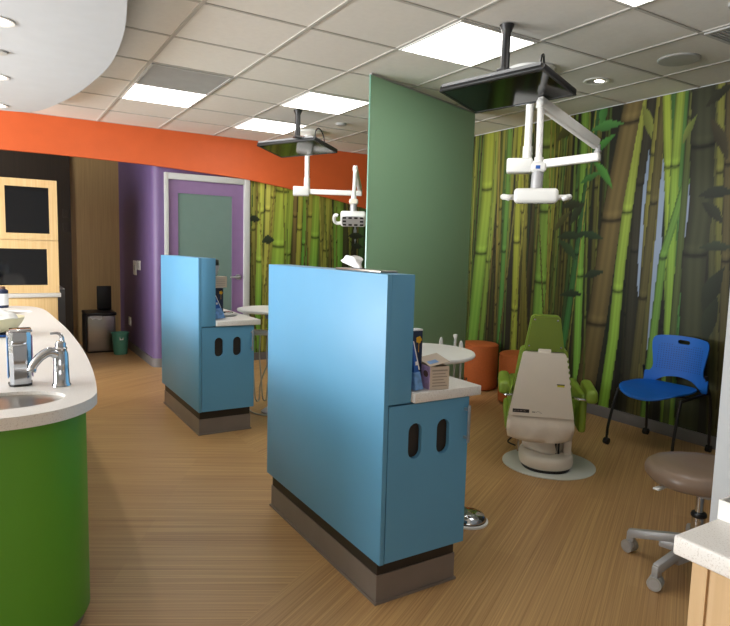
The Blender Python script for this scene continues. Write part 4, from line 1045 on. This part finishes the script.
D_ = Matrix.Translation((0.076, 2.592, 0.8505))
MB(D_).rings(ob, [(0.92, 0.0), (0.96, 0.012), (1.04, 0.19), (0.98, 0.202), (0.7, 0.208)]).build('body', M_chrome, t, angle=25)
MB(D_).rings(ob, [(1.02, 0.0), (1.02, 0.007)]).build('foot', M_black, t)
MB(D_).taper(0.05, 0.05, 0.155, 0.05, 0.06, 0.172, bevel=0.006, off=(0, -0.006), M=Matrix.Translation((-0.002, -0.040, 0))).build('spout', M_chrome, t)
MB(D_).box(-0.034, 0.042, -0.036, 0.04, 0.200, 0.213, bevel=0.006).build('lid', M_chrome, t)
for x in (-0.040, 0.041): MB(D_).box(x - 0.002, x + 0.002, -0.018, 0.03, 0.03, 0.185, bevel=0.001).build('clear_side', M_ltblue if x < 0 else M_lilac, t)
t = thing('faucet', 'curved chrome faucet beside the near sink on the white island', 'faucet', (0.208, 2.512, 0.85))
F_ = Matrix.Translation((0.208, 2.515, 0.8505))
MB(F_).lathe([(0.034, 0.0), (0.033, 0.006), (0.029, 0.012), (0.027, 0.07), (0.026, 0.12), (0.021, 0.134)], seg=28).build('body', M_chrome, t, angle=50)
MB(F_).tube([(0.004, 0.004, 0.075), (-0.006, -0.002, 0.112), (-0.036, -0.012, 0.132), (-0.066, -0.022, 0.120), (-0.088, -0.03, 0.096), (-0.098, -0.034, 0.078)], 0.0215, seg=16, r_end=0.014).build('spout', M_chrome, t, angle=60)
MB(F_).lathe([(0.016, 0.0), (0.0155, 0.010), (0.013, 0.014)], (0, 0, 0), 16, M=Matrix.Translation((-0.1005, -0.0345, 0.068)) @ Matrix.Rotation(math.radians(25), 4, 'Y')).build('aerator', M_chrome, t)
MB(F_).lathe([(0.021, 0.134), (0.0235, 0.142), (0.018, 0.150), (0.0195, 0.158), (0.012, 0.172)], seg=24).build('valve', M_chrome, t, angle=50)
MB(F_).tube([(0.006, 0.0, 0.165), (0.004, 0.0, 0.185), (-0.008, 0.0, 0.199), (-0.034, -0.002, 0.199)], 0.009, seg=12, r_end=0.004).build('lever', M_chrome, t, angle=60)
t = thing('bottle', 'dark capped bottle with white label by the far sink on the white island', 'bottle', (0.03, 5.68, 0.85))
MB().lathe([(0.042, 0.8505), (0.045, 0.856), (0.045, 0.99), (0.03, 1.0), (0.018, 1.005)], (0.056, 5.69, 0), 28).build('body', M_navy, t, angle=50)
MB().lathe([(0.0456, 0.872), (0.0456, 0.965)], (0.056, 5.69, 0), 28, caps=False).build('paper_label', M_paper, t)
MB().lathe([(0.026, 1.003), (0.026, 1.018), (0.018, 1.022)], (0.056, 5.69, 0), 24).build('cap', M_brownprint, t)
t = thing('shallow_bowl', 'shallow cream bowl on a blue tray on the white island', 'bowl', (0.0, 4.02, 0.85))
MB(Matrix.Translation((-0.02, 4.03, 0))).lathe([(0.10, 0.8705), (0.13, 0.885), (0.165, 0.935), (0.170, 0.955), (0.164, 0.953), (0.125, 0.895), (0.02, 0.880)], seg=48).build('bowl', M_cream, t, angle=60)
bg = MB(); rows = []
for j in range(6):
    f = [0.0, 0.45, 0.8, 1.0, 0.9, 0.55][j]; z = [0.985, 0.982, 0.968, 0.945, 0.915, 0.895][j]
    rows.append([bg.bm.verts.new((-0.02 + 0.14 * f * math.cos(a) * (1 + .10 * math.sin(3 * a + j)), 4.03 + 0.14 * f * math.sin(a) * (1 + .12 * math.sin(5 * a + 2 * j)), z + 0.013 * math.sin(4 * a + 1.7 * j))) for a in [2 * PI * k / 32 for k in range(32)]])
rows[0] = rows[0]
for a, b in zip(rows, rows[1:]):
    for k in range(32): bg.bm.faces.new((a[k], a[(k + 1) % 32], b[(k + 1) % 32], b[k]))
bg.bm.faces.new(rows[-1])
bmesh.ops.remove_doubles(bg.bm, verts=bg.bm.verts[:], dist=0.0005)
bg.build('plastic_film', M_bag, t, angle=40)
t = thing('blue_tray', 'low dark blue tray under the cream bowl on the white island', 'tray', (-0.1, 4.0, 0.85))
MB().box(-0.22, 0.075, 3.905, 4.15, 0.8505, 0.869, bevel=0.004).build('tray_body', M_navy, t)
MB().box(-0.215, 0.07, 3.902, 3.9055, 0.8565, 0.864).build('rim_strip', M_blueprint, t)

# ------------------------------------------------------------------ oak cabinets with dark glass
t = thing('oak_base_cabinet', 'pale oak base cabinet with white countertop behind the island at left', 'cabinet', (-0.3, 7.3, 0))
MB().box(-1.2, 0.567, 7.02, 7.60, 0.08, 0.822).build('body', M_oak, t)
MB().box(-1.2, 0.55, 7.06, 7.60, 0.0, 0.08).build('plinth', M_dark, t)
for x0, x1 in ((-0.62, -0.02), (-0.015, 0.563)): MB().box(x0, x1, 7.0, 7.02, 0.09, 0.815, bevel=0.002).build('door', M_oak, t)
MB().box(-1.2, 0.596, 6.985, 7.60, 0.8225, 0.864, bevel=0.003).build('countertop', M_quartz, t)
t = thing('oak_wall_cabinet', 'pale oak tall cabinet with black glass doors standing on the white countertop', 'cabinet', (-0.2, 7.3, 0.864))
MB().box(-1.2, 0.580, 7.03, 7.58, 0.8645, 2.008).build('body', M_oak, t)
def gdoor(x0, x1, z0, z1, gx0, gx1, gz0, gz1):
    d = MB().plate([[(x0, z0), (x1, z0), (x1, z1), (x0, z1)], [(gx0, gz0), (gx1, gz0), (gx1, gz1), (gx0, gz1)]], 0, 0.022, M=Matrix.Translation((0, 7.024, 0)) @ Matrix.Rotation(PI / 2, 4, 'X')).build('door', M_oak, t)
    MB().box(gx0, gx1, 7.012, 7.018, gz0, gz1).build('glass', M_blackgloss, d)
gdoor(0.048, 0.583, 1.406, 2.010, 0.122, 0.507, 1.471, 1.933)
gdoor(-0.49, 0.045, 1.406, 2.010, -0.415, -0.03, 1.471, 1.933)
gdoor(-0.49, 0.583, 0.867, 1.400, -0.42, 0.477, 0.948, 1.315)
t = thing('grey_appliance', 'dark grey appliance edge between the oak cabinet and the wood wall', 'appliance', (0.6, 8.0, 0))  # unidentified dark grey appliance box
MB().box(0.30, 0.70, 7.75, 8.30, 0.02, 0.86, bevel=0.006).build('body', M_alu, t)
MB().box(0.30, 0.70, 7.73, 7.75, 0.10, 0.85, bevel=0.004).build('door', mat('dark_grey_front', (84, 84, 86), 0.4), t)
MB().box(0.32, 0.68, 7.78, 8.28, 0.0, 0.02).build('plinth', M_black, t)

# ------------------------------------------------------------------ bins in the alcove
t = thing('trash_can', 'stainless steel trash can with open black lid in the alcove', 'trash can', (1.14, 8.45, 0))
MB().box(0.985, 1.325, 8.245, 8.64, 0.015, 0.475, bevel=0.02, seg=3).build('body', M_steel, t)
MB().box(0.995, 1.315, 8.255, 8.63, 0.0, 0.02).build('foot', M_black, t)
MB().box(0.972, 0.987, 8.26, 8.62, 0.02, 0.47).build('black_side', M_black, t)
r = MB(); r.box(0.972, 1.338, 8.232, 8.655, 0.475, 0.515, bevel=0.012, seg=3); r.build('rim', M_black, t)
MB().box(1.155, 1.335, 8.60, 8.625, 0.515, 0.83, bevel=0.012, seg=3).build('lid', M_black, t)
lf = MB()
lf.plate([[(1.02, 0.455), (1.05, 0.425), (1.09, 0.44), (1.13, 0.42), (1.165, 0.43), (1.165, 0.475), (1.02, 0.475)]], 0, 0.003, M=Matrix.Translation((0, 8.2445, 0)) @ Matrix.Rotation(PI / 2, 4, 'X'))
lf.build('bin_liner', M_bag, t)
t = thing('waste_bin', 'small teal plastic waste bin beside the stainless trash can', 'waste bin', (1.345, 8.05, 0))
MB().lathe([(0.078, 0.001), (0.080, 0.006), (0.099, 0.262), (0.108, 0.264), (0.108, 0.278), (0.100, 0.278), (0.095, 0.262), (0.076, 0.01), (0.0001, 0.008)], (1.345, 8.05, 0), 36).build('body', M_teal, t, angle=50)
MB().box(1.322, 1.366, 7.9558, 7.9595, 0.19, 0.235, M=Matrix.Translation((0, 0, 0))).build('sticker', M_paper, t)

# ------------------------------------------------------------------ plates on the walls
def plate(name, label, cat, y0, y1, z0, z1, toggle):
    t = thing(name, label, cat, (1.53, (y0 + y1) / 2, z0))
    MB().box(1.522, 1.53, y0, y1, z0, z1, bevel=0.002).build('cover', M_white, t)
    MB().box(1.518, 1.522, (y0 + y1) / 2 - 0.02, (y0 + y1) / 2 + 0.02, (z0 + z1) / 2 - 0.03, (z0 + z1) / 2 + 0.03).build(toggle, M_frame, t)
plate('wall_phone', 'tall white wall device on the purple alcove wall, farther left of the pair', 'wall device', 7.93, 8.12, 1.005, 1.185, 'panel')
plate('light_switch', 'white light switch plate on the purple alcove wall, nearer right of the pair', 'switch', 7.69, 7.88, 1.075, 1.19, 'rocker')
plate('wall_outlet', 'white outlet plate low on the purple alcove wall', 'outlet', 8.33, 8.47, 0.318, 0.43, 'socket')
for z, lb in ((1.72, 'upper dark square plate on the dark brown wall beside the oak cabinet'), (1.53, 'lower dark square plate on the dark brown wall beside the oak cabinet')):
    t = thing('wall_plate', lb, 'wall plate', (0.85, 9.06, z))
    MB().box(0.812, 0.888, 9.052, 9.06, z, z + 0.115, bevel=0.002).build('cover', mat('bronze_plate', (74, 64, 54), 0.4), t)
    MB().box(0.828, 0.872, 9.050, 9.0525, z + 0.02, z + 0.095).build('insert', M_wenge, t)

# ------------------------------------------------------------------ light
def area(name, loc, rot, sx, sy, power, col):
    l = bpy.data.lights.new(name, 'AREA'); l.shape = 'RECTANGLE'; l.size = sx; l.size_y = sy; l.energy = power; l.color = col
    o = bpy.data.objects.new(name, l); o.location = loc; o.rotation_euler = rot; COL.objects.link(o); return o
area('window_daylight', (-4.0, 4.35, 1.40), (0, math.radians(-90), 0), 2.0, 4.6, 290, (0.88, 0.95, 1.0))
area('ceiling_fill', (-3.60, 4.35, 1.20), (0, math.radians(-125), 0), 1.4, 4.6, 250, (1.0, 0.97, 0.92))  # added upward fill inside the left window, brightens the ceiling
area('front_fill', (-2.1, -2.98, 1.3), (math.radians(105), 0, 0), 3.4, 1.4, 45, (1.0, 0.97, 0.92))  # added fill light; the front wall is solid, without a window
for i, y in enumerate((3.72, 4.95, 5.97)):
    s = bpy.data.lights.new('downlight_beam', 'SPOT'); s.energy = 22; s.spot_size = math.radians(95); s.spot_blend = 0.6; s.shadow_soft_size = 0.05; s.color = (1, 0.95, 0.86)
    o = bpy.data.objects.new('downlight_beam', s); o.location = (0.06, y, 2.485); COL.objects.link(o)
wd = bpy.data.worlds.new('sky'); SC.world = wd; wd.use_nodes = True
wd.node_tree.nodes['Background'].inputs['Color'].default_value = (0.75, 0.86, 1.0, 1); wd.node_tree.nodes['Background'].inputs['Strength'].default_value = 0.6

# ------------------------------------------------------------------ camera
cam = bpy.data.cameras.new('camera'); cam.sensor_fit = 'HORIZONTAL'; cam.sensor_width = 36; cam.lens = 604.287 / 730 * 36
cam.clip_start = 0.05
Y_, P_, R_ = 0.5530, 0.1038, -0.0259
fw = Vector((math.sin(Y_) * math.cos(P_), math.cos(Y_) * math.cos(P_), -math.sin(P_))); ri = Vector((math.cos(Y_), -math.sin(Y_), 0)); dn = fw.cross(ri)
xr = math.cos(R_) * ri + math.sin(R_) * dn; yd = -math.sin(R_) * ri + math.cos(R_) * dn
co = bpy.data.objects.new('camera', cam); COL.objects.link(co)
co.matrix_world = Matrix(((xr.x, -yd.x, -fw.x, 0), (xr.y, -yd.y, -fw.y, 0), (xr.z, -yd.z, -fw.z, 1.39), (0, 0, 0, 1)))
SC.camera = co
vs = SC.view_settings
vs.view_transform = 'Standard'; vs.look = 'None'; vs.gamma = 1.0; vs.exposure = -0.1; vs.use_curve_mapping = False
